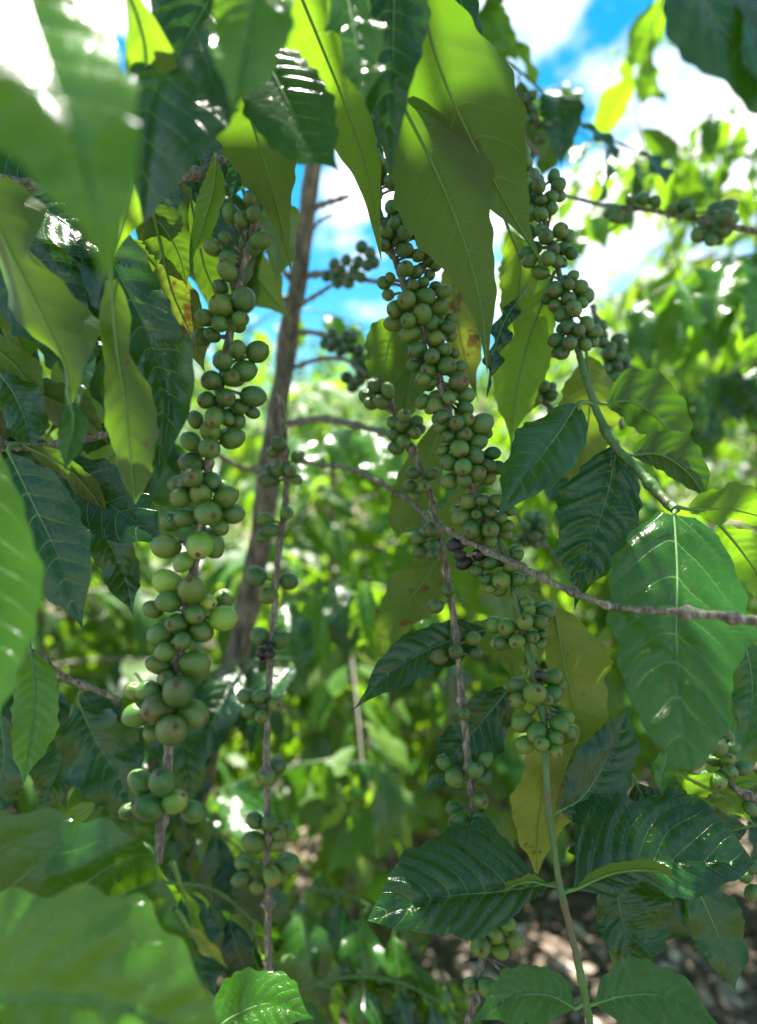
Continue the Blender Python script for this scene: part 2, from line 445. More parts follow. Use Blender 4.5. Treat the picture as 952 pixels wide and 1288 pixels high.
def leaf(br, pts, hw, d, face='top', tilt=0.55, yaw=0.0, tint=(0, .5, 0), fold=0.14, wave=0.26, wfreq=2.3, corr=0.07, arch=0.0,
         rows=84, cols=9, nv=11, pet=None, curl=0.0, tw=0.0, dtip=0.0, label=None, name='leaf', prof=None):
    """pts: photograph pixels of the midrib from base to tip; hw: half width (or left, right) in pixels"""
    if not isinstance(hw, tuple): hw = (hw, hw)
    b = P(pts[0][0], pts[0][1], d)
    sgn = 1 if face == 'top' else -1
    W3 = []
    for k, (x, y) in enumerate(pts):
        dd = d
        for _ in range(3):
            q = P(x, y, dd)
            dd = d + sgn * (tilt * (q.z - b.z) + yaw * (q.x - b.x))
            dd += dtip * (k / (len(pts) - 1)) ** 2
            dd = min(max(dd, d * 0.72), d * 1.4)
        W3.append(P(x, y, dd))
    Mp = catmull(W3, rows)
    Nv = np.array([yaw * 1.0, -1.0, tilt]) if face == 'top' else np.array([yaw, 1.0, tilt])
    Nv /= np.linalg.norm(Nv)
    # sideways in the picture, to keep the asked apparent width
    T = Mp[-1] - Mp[0]; T /= np.linalg.norm(T)
    Bv = np.cross(T, Nv); Bv /= np.linalg.norm(Bv)
    Tp = np.array([T[0], T[2]]); Tp /= np.linalg.norm(Tp) + 1e-9
    Bp = np.array([Bv[0], Bv[2]])
    vis = abs(Bp[0] * Tp[1] - Bp[1] * Tp[0]); vis = max(vis, 0.45)
    dm = float(np.mean(Mp[:, 1]))
    k = dm / FPX / vis
    # the sheet's -u side: which side of the midrib in the picture (seen base to tip, tip down): left first
    def sidew(v):
        if isinstance(v, (list, tuple)):
            xs_ = np.linspace(0, 1, len(v)); vv = np.array(v, float) * k
            pts_ = catmull([np.array([x_, y_]) for x_, y_ in zip(xs_, vv)], 200)
            return lambda t: np.maximum(0, np.interp(t, pts_[:, 0], pts_[:, 1]))
        return v * k
    if isinstance(hw[0], (list, tuple)) != isinstance(hw[1], (list, tuple)): raise ValueError('widths')
    wl, wr = sidew(hw[0]), sidew(hw[1])
    if face == 'top': wl, wr = wr, wl
    if arch:
        t = np.linspace(0, 1, rows)
        Mp = Mp + Nv[None, :] * (arch * np.sin(np.pi * t) * np.linalg.norm(Mp[-1] - Mp[0]))[:, None]
    ph = random.uniform(0, 6.28)
    V, F, uv, vein, Nr = leaf_sheet(Mp, np.tile(Nv, (rows, 1)), wl, wr, nv, cols, fold, wave, wfreq, corr, curl, ph, tw=tw, prof=prof)
    nF = len(F)
    # midrib and petiole
    tt = np.linspace(0, 1, rows)
    rad = 0.0008 * (1 - tt) + 0.0002
    rib = Mp - Nr * 0.0004
    att = None
    if pet is not None: att = np.array(P(*pet))
    elif br is not None:
        q, dist = br.near(Mp[0])
        if dist < 0.05: att = q
    if att is None:
        att = Mp[0] - (Mp[3] - Mp[0]) / np.linalg.norm(Mp[3] - Mp[0]) * 0.012
    t0 = (Mp[2] - Mp[0]); t0 /= np.linalg.norm(t0)
    L0 = np.linalg.norm(Mp[0] - att)
    s = np.linspace(0, 1, 8, endpoint=False)[:, None]
    c1 = att + (Mp[0] - att) * 0.4 + np.array([0, 0, 0.15]) * L0; c2 = Mp[0] - t0 * L0 * 0.35
    petp = (1 - s) ** 3 * att + 3 * (1 - s) ** 2 * s * c1 + 3 * (1 - s) * s ** 2 * c2 + s ** 3 * Mp[0]
    full = np.vstack([petp, rib[:-1:2]])
    fr = np.concatenate([np.full(8, 0.00125), rad[:-1:2]])
    tv, tf, _ = tube(full, fr, 6, cap=False)
    tf = np.array(tf)
    Vn = np.vstack([V, tv])
    Fn = np.vstack([F, tf + len(V)])
    z = np.zeros((len(tv), 2))
    o = mesh_obj(name, Vn, Fn, [M_LEAF, M_RIB], None, np.vstack([uv, z]), np.vstack([vein, z]), np.array(tint, dtype=np.float32),
                 np.concatenate([np.zeros(nF), np.ones(len(tf))]))
    adopt(o, br.root)
    if label: o['label'] = label
    return o

# ------------------------------------------------------------------ cherries
def cherry_mesh(seed):
    r = random.Random(seed)
    nr, nc = 15, 20
    V, F, mi = [], [], []
    el = r.uniform(1.0, 1.14); sq = r.uniform(0.88, 1.03)
    for i in range(1, nr):
        th = math.pi * i / nr
        for j in range(nc):
            a = 2 * math.pi * j / nc
            z = math.cos(th); q = math.sin(th)
            k = 1 - 0.05 * math.exp(-((th) / 0.22) ** 2) + 0.02 * math.cos(2 * a + seed)
            k *= 1 + 0.055 * noise.noise(Vector((q * math.cos(a) + seed * 3, q * math.sin(a), z)) * 1.3)
            V.append((q * math.cos(a) * k, q * math.sin(a) * k * sq, z * el * k))
    def pole(z): V.append((0, 0, z)); return len(V) - 1
    # navel: small raised collar then a sunk disc
    rimA = len(V)
    for j in range(nc):
        a = 2 * math.pi * j / nc; rr = 0.19
        V.append((rr * math.cos(a), rr * math.sin(a), el * 1.005))
    rimB = len(V)
    for j in range(nc):
        a = 2 * math.pi * j / nc; rr = 0.12
        V.append((rr * math.cos(a), rr * math.sin(a), el * 0.985))
    c = pole(el * 0.93)
    b = pole(-el)
    for j in range(nc):
        j2 = (j + 1) % nc
        F.append((rimA + j, j, j2, rimA + j2)) ; mi.append(0)
        F.append((rimB + j, rimA + j, rimA + j2, rimB + j2)); mi.append(1)
        F.append((c, rimB + j, rimB + j2)); mi.append(1)
        l = (nr - 2) * nc
        F.append((b, l + j2, l + j)); mi.append(0)
        for i in range(nr - 2):
            F.append((i * nc + j, (i + 1) * nc + j, (i + 1) * nc + j2, i * nc + j2)); mi.append(0)
    me = bpy.data.meshes.new('cherry'); me.from_pydata(V, [], F)
    me.materials.append(M_CHERRY); me.materials.append(M_NAVEL)
    me.polygons.foreach_set('material_index', mi)
    me.polygons.foreach_set('use_smooth', [True] * len(F)); me.update()
    return me
CH = [cherry_mesh(i) for i in range(6)]

def cherries(br, lst, d, gap=34, col=(1, 1, 1), name='cherry', fill=0.0):
    """lst: (x, y, r_px, depth offset mm, kind); placed round the stem, split in clusters by height"""
    items = []
    for it in lst:
        x, y, r = it[:3]; r *= 1.07
        off = (it[3] if len(it) > 3 else 0) / 1000; kind = it[4] if len(it) > 4 else ''
        if any(math.hypot(x - a[0], y - a[1]) < 0.55 * max(r, a[2]) for a in items): continue
        items.append([x, y, r, off, kind])
    for x, y, r, off, kind in list(items):
        if random.random() < fill:
            a = random.uniform(0, 6.28); q = P(x, y, d); s, _ = br.near(q); sx_ = 476 + s[0] * FPX / s[1]
            nx_ = x + (sx_ - x) * 0.35 + math.cos(a) * r * .8; ny_ = y + math.sin(a) * r * .8
            items.append([nx_, ny_, r * random.uniform(.8, 1), 0.013, ''])
    pos = []
    for x, y, r, off, kind in items:
        q = P(x, y, d); s, _ = br.near(q)
        sx = float(s[1])
        # on the front side of the stem by default, more to the side where it is off the stem
        pxs = abs((x - 476) * sx / FPX - s[0]); rm = r * d / FPX
        reach = max(0.0, 0.0125 - max(0, pxs - 0.002)) if pxs < 0.02 else 0
        yy = sx - reach * random.uniform(0.5, 1.0) + off
        pos.append([x, y, r * sx / FPX, yy, kind, s])
    # push overlapping cherries apart along the view axis
    for _ in range(60):
        mv = False
        for i in range(len(pos)):
            for j in range(i + 1, len(pos)):
                a, b = pos[i], pos[j]
                pa, pb_ = P(a[0], a[1], a[3]), P(b[0], b[1], b[3])
                need = (a[2] + b[2]) * 0.93
                dx = math.hypot(pa.x - pb_.x, pa.z - pb_.z)
                if dx >= need: continue
                gapy = math.sqrt(need ** 2 - dx ** 2); cur = b[3] - a[3]
                if abs(cur) < gapy - 1e-5:
                    sg = 1 if (cur > 0 or (cur == 0)) else -1
                    dl = (gapy - abs(cur)) / 2
                    b[3] += sg * dl * 1.0; a[3] -= sg * dl * 1.0; mv = True
        if not mv: break
    pos.sort(key=lambda a: a[1])
    groups = []; cur = []; 
    for a in pos:
        if cur and (a[1] - cur[0][1] > gap * 1.9 or a[1] - cur[-1][1] > gap * 0.75): groups.append(cur); cur = []
        cur.append(a)
    if cur: groups.append(cur)
    for g in groups:
        parts = []
        info = []
        cx = np.mean([a[5] for a in g], axis=0)
        node, _ = br.near(cx)
        kv, kf, _ = tube(np.array([node + np.array([0, 0, -0.003]), node, node + np.array([0, 0, 0.003])]), [0.0022, 0.0034, 0.0022], 8)
        parts.append((kv, kf))
        for a in g:
            p = np.array(P(a[0], a[1], a[3])); st = a[5]
            st = st * 0.6 + node * 0.4
            st2, _ = br.near(st)
            dirv = p - st2; n = np.linalg.norm(dirv); dirv = dirv / (n + 1e-9)
            end = p - dirv * a[2] * 0.9
            md = (st2 + end) / 2 + np.array([0, 0, 0.001])
            tv, tf, _ = tube(np.array([st2, md, end]), [0.0009, 0.0008, 0.0011], 6)
            parts.append((tv, tf)); info.append((p, dirv, a))
        V, F = join(parts)
        cl = mesh_obj('cherry_cluster', V, F, M_GSTEM if random.random() < 0.0 else M_BARK)
        adopt(cl, br.root)
        for p, dirv, a in info:
            o = bpy.data.objects.new(name, random.choice(CH)); COL.objects.link(o)
            o.parent = cl
            o.matrix_parent_inverse = Matrix.Identity(4)
            dv = Vector(dirv) + Vector((random.uniform(-.45, .45), random.uniform(-.5, .25), random.uniform(-.45, .3)))
            q = dv.to_track_quat('Z', 'Y')
            # cluster object has identity place in the world, offset only by its parent inverse
            o.location = Vector(p); o.rotation_mode = 'QUATERNION'; o.rotation_quaternion = q
            s = a[2] * random.uniform(0.97, 1.03)
            o.scale = (s * random.uniform(.92, 1.0), s * random.uniform(.92, 1.0), s * random.uniform(1.0, 1.1))
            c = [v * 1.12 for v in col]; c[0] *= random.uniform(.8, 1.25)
            if a[4] == 'pale': c = [3.3, 2.5, 2.2]  # sunlight on these cherries is put into their pale tint
            elif a[4] == 'ripe': c = [1.9, 1.4, 0.9]
            elif a[4] == 'black': c = [0.10, 0.07, 0.4]
            elif a[4] == 'brown': c = [1.35, 0.8, 0.8]
            o.color = (*c, 1)
            if a[4] == 'black': o['label'] = 'shrivelled black cherry'
            if a[4] == 'pale': o['label'] = 'cherry tinted pale yellow for sunlight'
        br.clusters.append(cl)

def Z(ox, oy, lst, s=3.662):
    return [(ox + a[0] / s, oy + a[1] / s, a[2] / s, *a[3:]) for a in lst]

# ================================================================== the setting
def ground():
    n = 150
    xs = np.concatenate([-np.geomspace(150, 3, 25), np.linspace(-3, 3, 121)[1:-1], np.geomspace(3, 150, 25)])
    ys = np.concatenate([-np.geomspace(60, 1, 10), np.linspace(-1, 6, 141)[1:-1], np.geomspace(6, 300, 30)])
    X, Y = np.meshgrid(xs, ys)
    Zz = np.zeros_like(X)
    for i in range(X.shape[0]):
        for j in range(X.shape[1]):
            v = Vector((X[i, j], Y[i, j], 0))
            Zz[i, j] = 0.05 * noise.noise(v * 0.8) + 0.035 * noise.noise(v * 4) + 0.02 * noise.noise(v * 13)
    m = len(xs)
    idx = np.arange(X.size).reshape(X.shape)
    F = np.stack([idx[:-1, :-1], idx[:-1, 1:], idx[1:, 1:], idx[1:, :-1]], -1).reshape(-1, 4)
    mt, t = new_mat('soil'); L = t.links.new
    geo = N(t, 'ShaderNodeNewGeometry')
    n1 = N(t, 'ShaderNodeTexNoise', inp={'Scale': 2.2, 'Detail': 5}); L(geo.outputs['Position'], n1.inputs['Vector'])
    n2 = N(t, 'ShaderNodeTexNoise', inp={'Scale': 45.0, 'Detail': 6, 'Roughness': 0.75}); L(geo.outputs['Position'], n2.inputs['Vector'])
    c1 = ramp(t, [(0.35, (0.035, 0.026, 0.018)), (0.52, (0.13, 0.10, 0.075)), (0.66, (0.36, 0.30, 0.235))], n2.outputs[0]).outputs[0]
    c2 = ramp(t, [(0.46, (0, 0, 0)), (0.56, (1, 1, 1))], n1.outputs[0]).outputs[0]
    c = mix(t, c1, (0.31, 0.24, 0.18), math_n(t, 'MULTIPLY', c2, 0.45))
    pb = N(t, 'ShaderNodeBsdfPrincipled', inp={'Roughness': 0.9, 'Specular IOR Level': 0.2}); L(c, pb.inputs['Base Color'])
    bp = N(t, 'ShaderNodeBump', inp={'Strength': 1.0, 'Distance': 0.02}); L(n2.outputs[0], bp.inputs['Height']); L(bp.outputs[0], pb.inputs['Normal'])
    out = N(t, 'ShaderNodeOutputMaterial'); L(pb.outputs[0], out.inputs[0])
    o = mesh_obj('ground', np.stack([X, Y, Zz], -1).reshape(-1, 3), F, mt)
    o['kind'] = 'structure'
    # dry leaf litter and clods: nobody could count it
    K = 9000
    V, F, = [], []
    px = rng.uniform(-1.3, 2.2, K); py = rng.uniform(1.2, 4.6, K)
    ang = rng.uniform(0, 6.28, K); sz = rng.uniform(0.008, 0.034, K)
    tv = []
    for k in range(K):
        base = len(V); a = ang[k]; s = sz[k]
        ca, sa = math.cos(a), math.sin(a); tl = rng.uniform(-.5, .5); tr = rng.uniform(-.5, .5)
        zz = 0.012 + 0.05 * noise.noise(Vector((px[k], py[k], 0)) * 0.8) + 0.035 * noise.noise(Vector((px[k], py[k], 0)) * 4) + rng.uniform(0, .014)
        for (u, v, w) in ((-1, 0, 0), (-.3, .5, .25), (.5, .4, .1), (1.1, 0, .35), (.4, -.5, .2), (-.4, -.4, .05)):
            V.append((px[k] + s * (u * ca - v * sa), py[k] + s * (u * sa + v * ca), zz + s * (w + u * tl + v * tr)))
        F.append(tuple(range(base, base + 6)))
        g = rng.uniform(0, 1); tv += [(g, g, g)] * 6
    mt, t = new_mat('dry_litter'); L = t.links.new
    at = N(t, 'ShaderNodeAttribute', attribute_name='tint')
    r = ramp(t, [(0, (0.025, 0.015, 0.01)), (0.45, (0.11, 0.075, 0.05)), (0.75, (0.32, 0.25, 0.19)), (1, (0.55, 0.47, 0.38))], at.outputs['Fac'])
    pb = N(t, 'ShaderNodeBsdfPrincipled', inp={'Roughness': 0.8}); L(r.outputs[0], pb.inputs['Base Color'])
    out = N(t, 'ShaderNodeOutputMaterial'); L(pb.outputs[0], out.inputs[0])
    o = mesh_obj('leaf_litter', V, F, mt, tint=np.array(tv), smooth=False)
    o['kind'] = 'stuff'; o['label'] = 'dry brown leaf litter and crumbs strewn over the dark soil'; o['category'] = 'leaf litter'
ground()

# ------------------------------------------------------------------ background coffee trees
def leaf_template(droop, rows=9, cols=3, seed=0, w=0.2):
    """unit-length leaf along +Y, top side +Z"""
    s = np.linspace(0, 1, rows)
    M = np.stack([0.03 * np.sin(3 * s + seed), s * (1 - 0.18 * droop * s), -droop * 0.45 * s ** 2], 1)
    M /= np.sum(np.linalg.norm(np.diff(M, axis=0), axis=1))
    T = np.gradient(M, axis=0); Nn = np.cross(np.array([1.0, 0, 0]), T)
    V, F, uv, vein, _ = leaf_sheet(M, Nn, w, w, 9, cols, 0.25, 0.22, 2.5, 0.0, 0, seed * 1.7)
    return V, F
TPL = [leaf_template(d, seed=i, w=w) for i, (d, w) in enumerate([(0.6, .2), (1.0, .22), (1.4, .19), (0.3, .21)])]

def leaf_cloud(name, loc, dirs, ups, sizes, tint, parent, mat):
    """many leaves in one mesh"""
    K = len(loc)
    Y = dirs / np.linalg.norm(dirs, axis=1)[:, None]
    X = np.cross(Y, ups); X /= np.linalg.norm(X, axis=1)[:, None] + 1e-9
    Zn = np.cross(X, Y)
    VV, FF, TT, off = [], [], [], 0
    which = rng.integers(0, len(TPL), K)
    for q, (tv, tf) in enumerate(TPL):
        I = np.where(which == q)[0]
        if not len(I): continue
        M = np.stack([X[I], Y[I], Zn[I]], 1)          # K x 3(basis) x 3
        v = np.einsum('vb,kbc->kvc', tv, M) * sizes[I][:, None, None] + loc[I][:, None, :]
        VV.append(v.reshape(-1, 3))
        FF.append((tf[None] + (np.arange(len(I)) * len(tv))[:, None, None] + off).reshape(-1, 4))
        TT.append(np.repeat(tint[I], len(tv), axis=0)); off += len(I) * len(tv)
    return mesh_obj(name, np.vstack(VV), np.vstack(FF), mat, parent, tint=np.vstack(TT))

def copy_tree(o, loc, rz, label, scale=1.0):
    r = o.copy(); COL.objects.link(r); r.location = loc; r.rotation_euler = (0, 0, rz); r.scale = (scale,) * 3; r['label'] = label
    for ch in list(o.children):
        c = ch.copy(); COL.objects.link(c); c.parent = r
    return r

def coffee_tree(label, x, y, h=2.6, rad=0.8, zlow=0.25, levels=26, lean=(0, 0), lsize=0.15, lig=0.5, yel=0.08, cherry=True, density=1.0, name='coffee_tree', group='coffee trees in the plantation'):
    root = thing(name, label, 'tree', (x, y, 0), group)
    tp = np.array([[lean[0] * s ** 1.3 + 0.02 * math.sin(6 * s), lean[1] * s, h * s] for s in np.linspace(0, 1, 14)])
    V, F, ring = tube(tp, np.interp(np.linspace(0, 1, 14), [0, 1], [0.032, 0.008]), 10)
    mesh_obj('trunk', V, F, M_TRUNK, root)
    loc, dirs, ups, sz, tn, tw, chp = [], [], [], [], [], [], []
    for l in range(levels):
        s = (zlow + (h - zlow) * (l + random.uniform(-.3, .3)) / levels) / h
        s = min(max(s, 0.05), 1)
        o = np.array([np.interp(s, np.linspace(0, 1, 14), tp[:, i]) for i in range(3)])
        a0 = l * 1.57 + random.uniform(-.4, .4)
        for a in (a0, a0 + math.pi):
            shape = math.sin(math.pi * min(1, 0.22 + (1 - s) * 0.95)) ** 0.7
            Lb = rad * max(0.25, shape) * random.uniform(0.7, 1.15)
            n = max(4, int(Lb / 0.045))
            dr = random.uniform(0.25, 0.75); rise = random.uniform(0.1, 0.5)
            path = []
            for k in range(n + 1):
                q = k / n
                path.append(o + np.array([math.cos(a) * Lb * q, math.sin(a) * Lb * q, Lb * (rise * q - dr * q * q * 1.3)]))
            path = np.array(path)
            tw.append(tube(path, np.linspace(0.006, 0.002, n + 1), 5, cap=False)[:2])
            side = np.array([-math.sin(a), math.cos(a), 0])
            for k in range(1, n + 1):
                if k / n < 0.25 and random.random() < 0.7: continue
                fw = path[k] - path[k - 1]; fw /= np.linalg.norm(fw)
                if random.random() < 0.3 and cherry and k / n < 0.8: chp.append(path[k])
                for sd_ in (-1, 1):
                    if random.random() > 0.86 * density: continue
                    dv = fw * random.uniform(.3, .9) + side * sd_ * random.uniform(.6, 1.1) + np.array([0, 0, random.uniform(-1.0, 0.05)])
                    loc.append(path[k] + side * sd_ * 0.01); dirs.append(dv)
                    ups.append(np.array([0, 0, 1]) + rng.normal(0, .35, 3)); sz.append(lsize * random.uniform(.55, 1.15) * (0.8 if k == n else 1))
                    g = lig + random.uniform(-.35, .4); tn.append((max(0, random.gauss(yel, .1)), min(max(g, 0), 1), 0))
    V, F = join(tw)
    mesh_obj('branches', V, F, M_BARK, root)['kind'] = 'stuff'
    leaf_cloud('crown', np.array(loc), np.array(dirs), np.array(ups), np.array(sz), np.array(tn), root, M_FAR)
    if cherry and chp:
        ic = []
        me = bpy.data.meshes.new('tmp')
        import bmesh
        bm = bmesh.new(); bmesh.ops.create_icosphere(bm, subdivisions=2, radius=1); bm.to_mesh(me); bm.free()
        iv = np.array([v.co[:] for v in me.vertices]); jf = np.array([p.vertices[:] for p in me.polygons]); bpy.data.meshes.remove(me)
        VV, FF, o = [], [], 0
        for c in chp[:220]:
            for _ in range(random.randint(4, 9)):
                dv = rng.normal(0, 1, 3); dv /= np.linalg.norm(dv)
                VV.append(iv * 0.0065 + c + dv * 0.013); FF.append(jf + o); o += len(iv)
        ob = mesh_obj('cherries', np.vstack(VV), np.vstack(FF), M_FARCHERRY, root)
        ob['kind'] = 'stuff'
    return root

# the tree whose slanting trunk stands in the middle of the picture
TD = 0.95
def main_tree():
    root = thing('coffee_tree', 'coffee tree with slanting brown trunk behind the hanging green cherries', 'tree', (0, TD, 0))
    px = [(402, 150), (390, 230), (381, 310), (362, 430), (343, 560), (325, 690), (300, 815), (266, 930), (245, 1000), (215, 1120), (150, 1400), (95, 1700), (60, 1975)]
    path = catmull([P(x, y, TD) for x, y in px], 90)
    r = np.interp(np.linspace(0, 1, 90), [0, .3, 1], [0.009, 0.0125, 0.018])
    s = np.arange(90)
    r = r * (1 + 0.14 * np.exp(-(((s % 9) - 4) / 1.2) ** 2))
    V, F, ring = tube(path, r, 20)
    nz = np.array([noise.noise(Vector((v[0] * 90, v[1] * 90, v[2] * 22))) for v in V])
    V = V + ring * (nz * 0.0035)[:, None]
    o = mesh_obj('trunk', V, F, M_TRUNK); adopt(o, root)
    class B: pass
    def twig(pts, r0, r1, chs, d=None):
        b = B(); b.root = root; b.clusters = []
        ppts = [P(*p) for p in pts]
        b.fine = catmull(ppts, 60)
        rr = np.linspace(r0, r1, 60) / 1000
        kk = np.arange(60); rr = rr * (1 + 0.5 * np.exp(-(((kk % 14) - 7) / 1.3) ** 2))
        V, F, ring = tube(b.fine, rr, 8)
        V = V + ring * (np.array([noise.noise(Vector(v) * 300) for v in V]) * 0.0007)[:, None]
        o = mesh_obj('branch', V, F, M_BARK); adopt(o, root)
        for (x, y, rpx) in chs:
            c = bpy.data.objects.new('cherry', random.choice(CH)); COL.objects.link(c); c.parent = o
            dd = float(np.interp(x, [p[0] for p in pts] if pts[0][0] < pts[-1][0] else [p[0] for p in pts][::-1], [p[2] for p in pts] if pts[0][0] < pts[-1][0] else [p[2] for p in pts][::-1]))
            q = P(x, y, dd - 0.006 + random.uniform(-.008, .008)); st = b.fine[np.argmin(np.linalg.norm(b.fine - np.array(q), axis=1))]
            c.location = q; s = rpx * dd / FPX; c.scale = (s, s, s)
            c.rotation_mode = 'QUATERNION'; c.rotation_quaternion = (Vector(q) - Vector(st)).to_track_quat('Z', 'Y')
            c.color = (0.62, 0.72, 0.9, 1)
    z6 = lambda l: Z(220, 300, l)
    twig([(385, 347, .95), (420, 343, .88), (460, 352, .82), (500, 358, .78)], 4, 2.2,
         z6([(735, 120, 27), (790, 100, 27), (845, 108, 27), (765, 150, 27), (825, 148, 27), (885, 125, 27), (735, 178, 26), (800, 205, 28), (855, 178, 27), (700, 175, 26), (860, 40, 30), (900, 70, 30), (915, 110, 30), (780, 185, 26), (750, 205, 25)]))
    twig([(375, 385, .95), (400, 370, .9), (418, 358, .88)], 3, 2, [])
    twig([(372, 418, .95), (402, 420, .9), (440, 440, .84), (478, 492, .8)], 3.5, 2,
         z6([(725, 440, 27), (690, 485, 26), (745, 475, 27), (790, 455, 28), (820, 460, 27), (765, 515, 28), (850, 515, 27), (800, 500, 28), (840, 570, 36), (790, 640, 30), (820, 680, 30), (850, 650, 32), (885, 560, 30), (890, 620, 32), (920, 680, 36), (880, 725, 34), (925, 740, 34), (860, 600, 30), (720, 500, 25)]))
    twig([(370, 462, .95), (400, 452, .9), (432, 452, .84), (460, 470, .8)], 3, 2, [])
    twig([(362, 533, .95), (408, 527, .88), (460, 538, .82), (500, 548, .76)], 4.5, 3, [])
    twig([(365, 352, .95), (345, 325, .92), (325, 310, .9)], 3.5, 2, z6([(350, 140, 30), (395, 150, 30), (345, 190, 30), (405, 175, 26), (370, 200, 28), (330, 165, 26)]))
    twig([(362, 378, .95), (340, 368, .92), (322, 352, .9)], 3.5, 2, [])
    twig([(345, 585, .95), (310, 590, .9), (270, 570, .85)], 4, 2.5, [])
    twig([(392, 262, .95), (412, 255, .93), (438, 247, .9)], 4, 2.5, [])
    twig([(386, 300, .95), (400, 280, .93), (418, 270, .92)], 2.5, 1.5, [])
    # its crown spreads above and behind the frame
    loc, dirs, ups, sz, tn, tw = [], [], [], [], [], []
    top = path[0]
    # openings cut in the unseen leaves overhead to let sun onto near branches
    GAPS = [(np.array(P(x, y, d)), r) for x, y, d, r in ((40, 140, .30, .035), (60, 1230, .30, .03),  (880, 700, .44, .045), (225, 735, .42, .05), (205, 490, .42, .025), (10, 760, .30, .05), (250, 1150, .33, .04), (265, 40, .35, .03), (455, 110, .36, .03), (548, 190, .40, -.045), (450, 1100, .48, .03))]
    sdv = np.array(sun_dir)
    e1 = np.cross(sdv, [0, 0, 1.0]); e1 /= np.linalg.norm(e1); e2 = np.cross(sdv, e1)
    def in_gap(p):
        if noise.noise(Vector((p @ e1 * 5.5 + 3.7, p @ e2 * 5.5, 0.5))) > 0.13: return True
        if p[0] > 0.35 and random.random() < 0.5: return True
        for c, r in GAPS:
            q = p - c; s_ = q @ sdv
            if s_ > 0 and np.linalg.norm(q - sdv * s_) < r + 0.07: return True
        return False
    for l in range(90):
        z = random.uniform(2.0, 3.1); a = l * 2.4 + random.uniform(-.4, .4)
        o0 = np.array([top[0] + 0.03 * math.sin(l), top[1] + 0.02, z]); Lb = random.uniform(0.55, 1.15) * (1.25 - 0.45 * (z - 1.9))
        n = int(Lb / 0.05)
        pth = np.array([o0 + np.array([math.cos(a) * Lb * q, math.sin(a) * Lb * q, Lb * (0.35 * q - 0.55 * q * q)]) for q in np.linspace(0, 1, n + 1)])
        keep = 2
        while keep < n + 1 and not (pth[keep][2] < CAM_Z + pth[keep][1] * 0.72 + 0.02 and pth[keep][1] > 0.05): keep += 1
        tw.append(tube(pth[:keep], np.linspace(.006, .002, n + 1)[:keep], 5, cap=False)[:2])
        side = np.array([-math.sin(a), math.cos(a), 0]); fw = np.array([math.cos(a), math.sin(a), 0])
        for k in range(2, keep):
            if pth[k][2] < CAM_Z + pth[k][1] * 0.70 + 0.14 and pth[k][1] > 0.05: continue
            for sg in (-1, 1):
                if random.random() < 0.28: continue
                if in_gap(pth[k]): continue
                loc.append(pth[k]); dirs.append(fw * .5 + side * sg + np.array([0, 0, random.uniform(-.5, .1)]))
                ups.append(np.array([0, 0, 1]) + rng.normal(0, .25, 3)); sz.append(random.uniform(.11, .17)); tn.append((.03, random.uniform(.2, .7), 0))
    # unseen tuft of leaves, added up the sun rays to shade the top leaves
    for _ in range(330):
        c0 = np.array(P(random.uniform(0, 760), random.uniform(-60, 330), random.uniform(.36, .5)))
        p_ = c0 + sdv * random.uniform(.28, .8) + rng.normal(0, .03, 3)
        if in_gap(p_) or p_[2] < CAM_Z + p_[1] * 0.72 + 0.12: continue
        loc.append(p_); dirs.append(rng.normal(0, 1, 3) * np.array([1, 1, .4])); ups.append(np.array([0, 0, 1]) + rng.normal(0, .2, 3)); sz.append(random.uniform(.11, .17)); tn.append((.03, random.uniform(.2, .7), 0))
    # leader above the frame
    ld = np.array([top + np.array([0.02 * math.sin(q * 5), 0.02 * q, q * 1.1]) for q in np.linspace(0, 1, 12)])
    tw.append(tube(ld, np.linspace(.011, .004, 12), 8)[:2])
    V, F = join(tw)
    o = mesh_obj('upper_branches', V, F, M_BARK); adopt(o, root); o['kind'] = 'stuff'
    o = leaf_cloud('crown', np.array(loc), np.array(dirs), np.array(ups), np.array(sz), np.array(tn), None, M_FAR); adopt(o, root)
    return root
main_tree()

# the plantation behind
random.seed(21); rng = np.random.default_rng(21)
TREES = []
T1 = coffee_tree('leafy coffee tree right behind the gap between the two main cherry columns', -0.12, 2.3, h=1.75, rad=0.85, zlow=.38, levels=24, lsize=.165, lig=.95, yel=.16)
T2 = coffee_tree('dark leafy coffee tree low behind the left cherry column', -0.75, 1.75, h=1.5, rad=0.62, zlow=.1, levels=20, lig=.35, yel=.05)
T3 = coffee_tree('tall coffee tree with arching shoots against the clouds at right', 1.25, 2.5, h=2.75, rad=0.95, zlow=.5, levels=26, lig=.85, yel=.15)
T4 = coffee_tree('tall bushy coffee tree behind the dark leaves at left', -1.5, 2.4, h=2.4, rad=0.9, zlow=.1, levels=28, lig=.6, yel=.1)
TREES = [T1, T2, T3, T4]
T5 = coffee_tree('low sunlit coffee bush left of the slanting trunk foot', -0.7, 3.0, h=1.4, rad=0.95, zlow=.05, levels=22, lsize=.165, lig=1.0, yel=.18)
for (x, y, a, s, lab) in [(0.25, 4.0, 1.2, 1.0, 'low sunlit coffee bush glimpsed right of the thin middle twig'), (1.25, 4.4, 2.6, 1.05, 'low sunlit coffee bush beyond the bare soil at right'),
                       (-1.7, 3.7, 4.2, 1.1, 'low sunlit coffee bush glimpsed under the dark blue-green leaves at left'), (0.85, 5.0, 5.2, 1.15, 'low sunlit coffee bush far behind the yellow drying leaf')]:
    copy_tree(T5, (x, y, 0), a, lab, s)
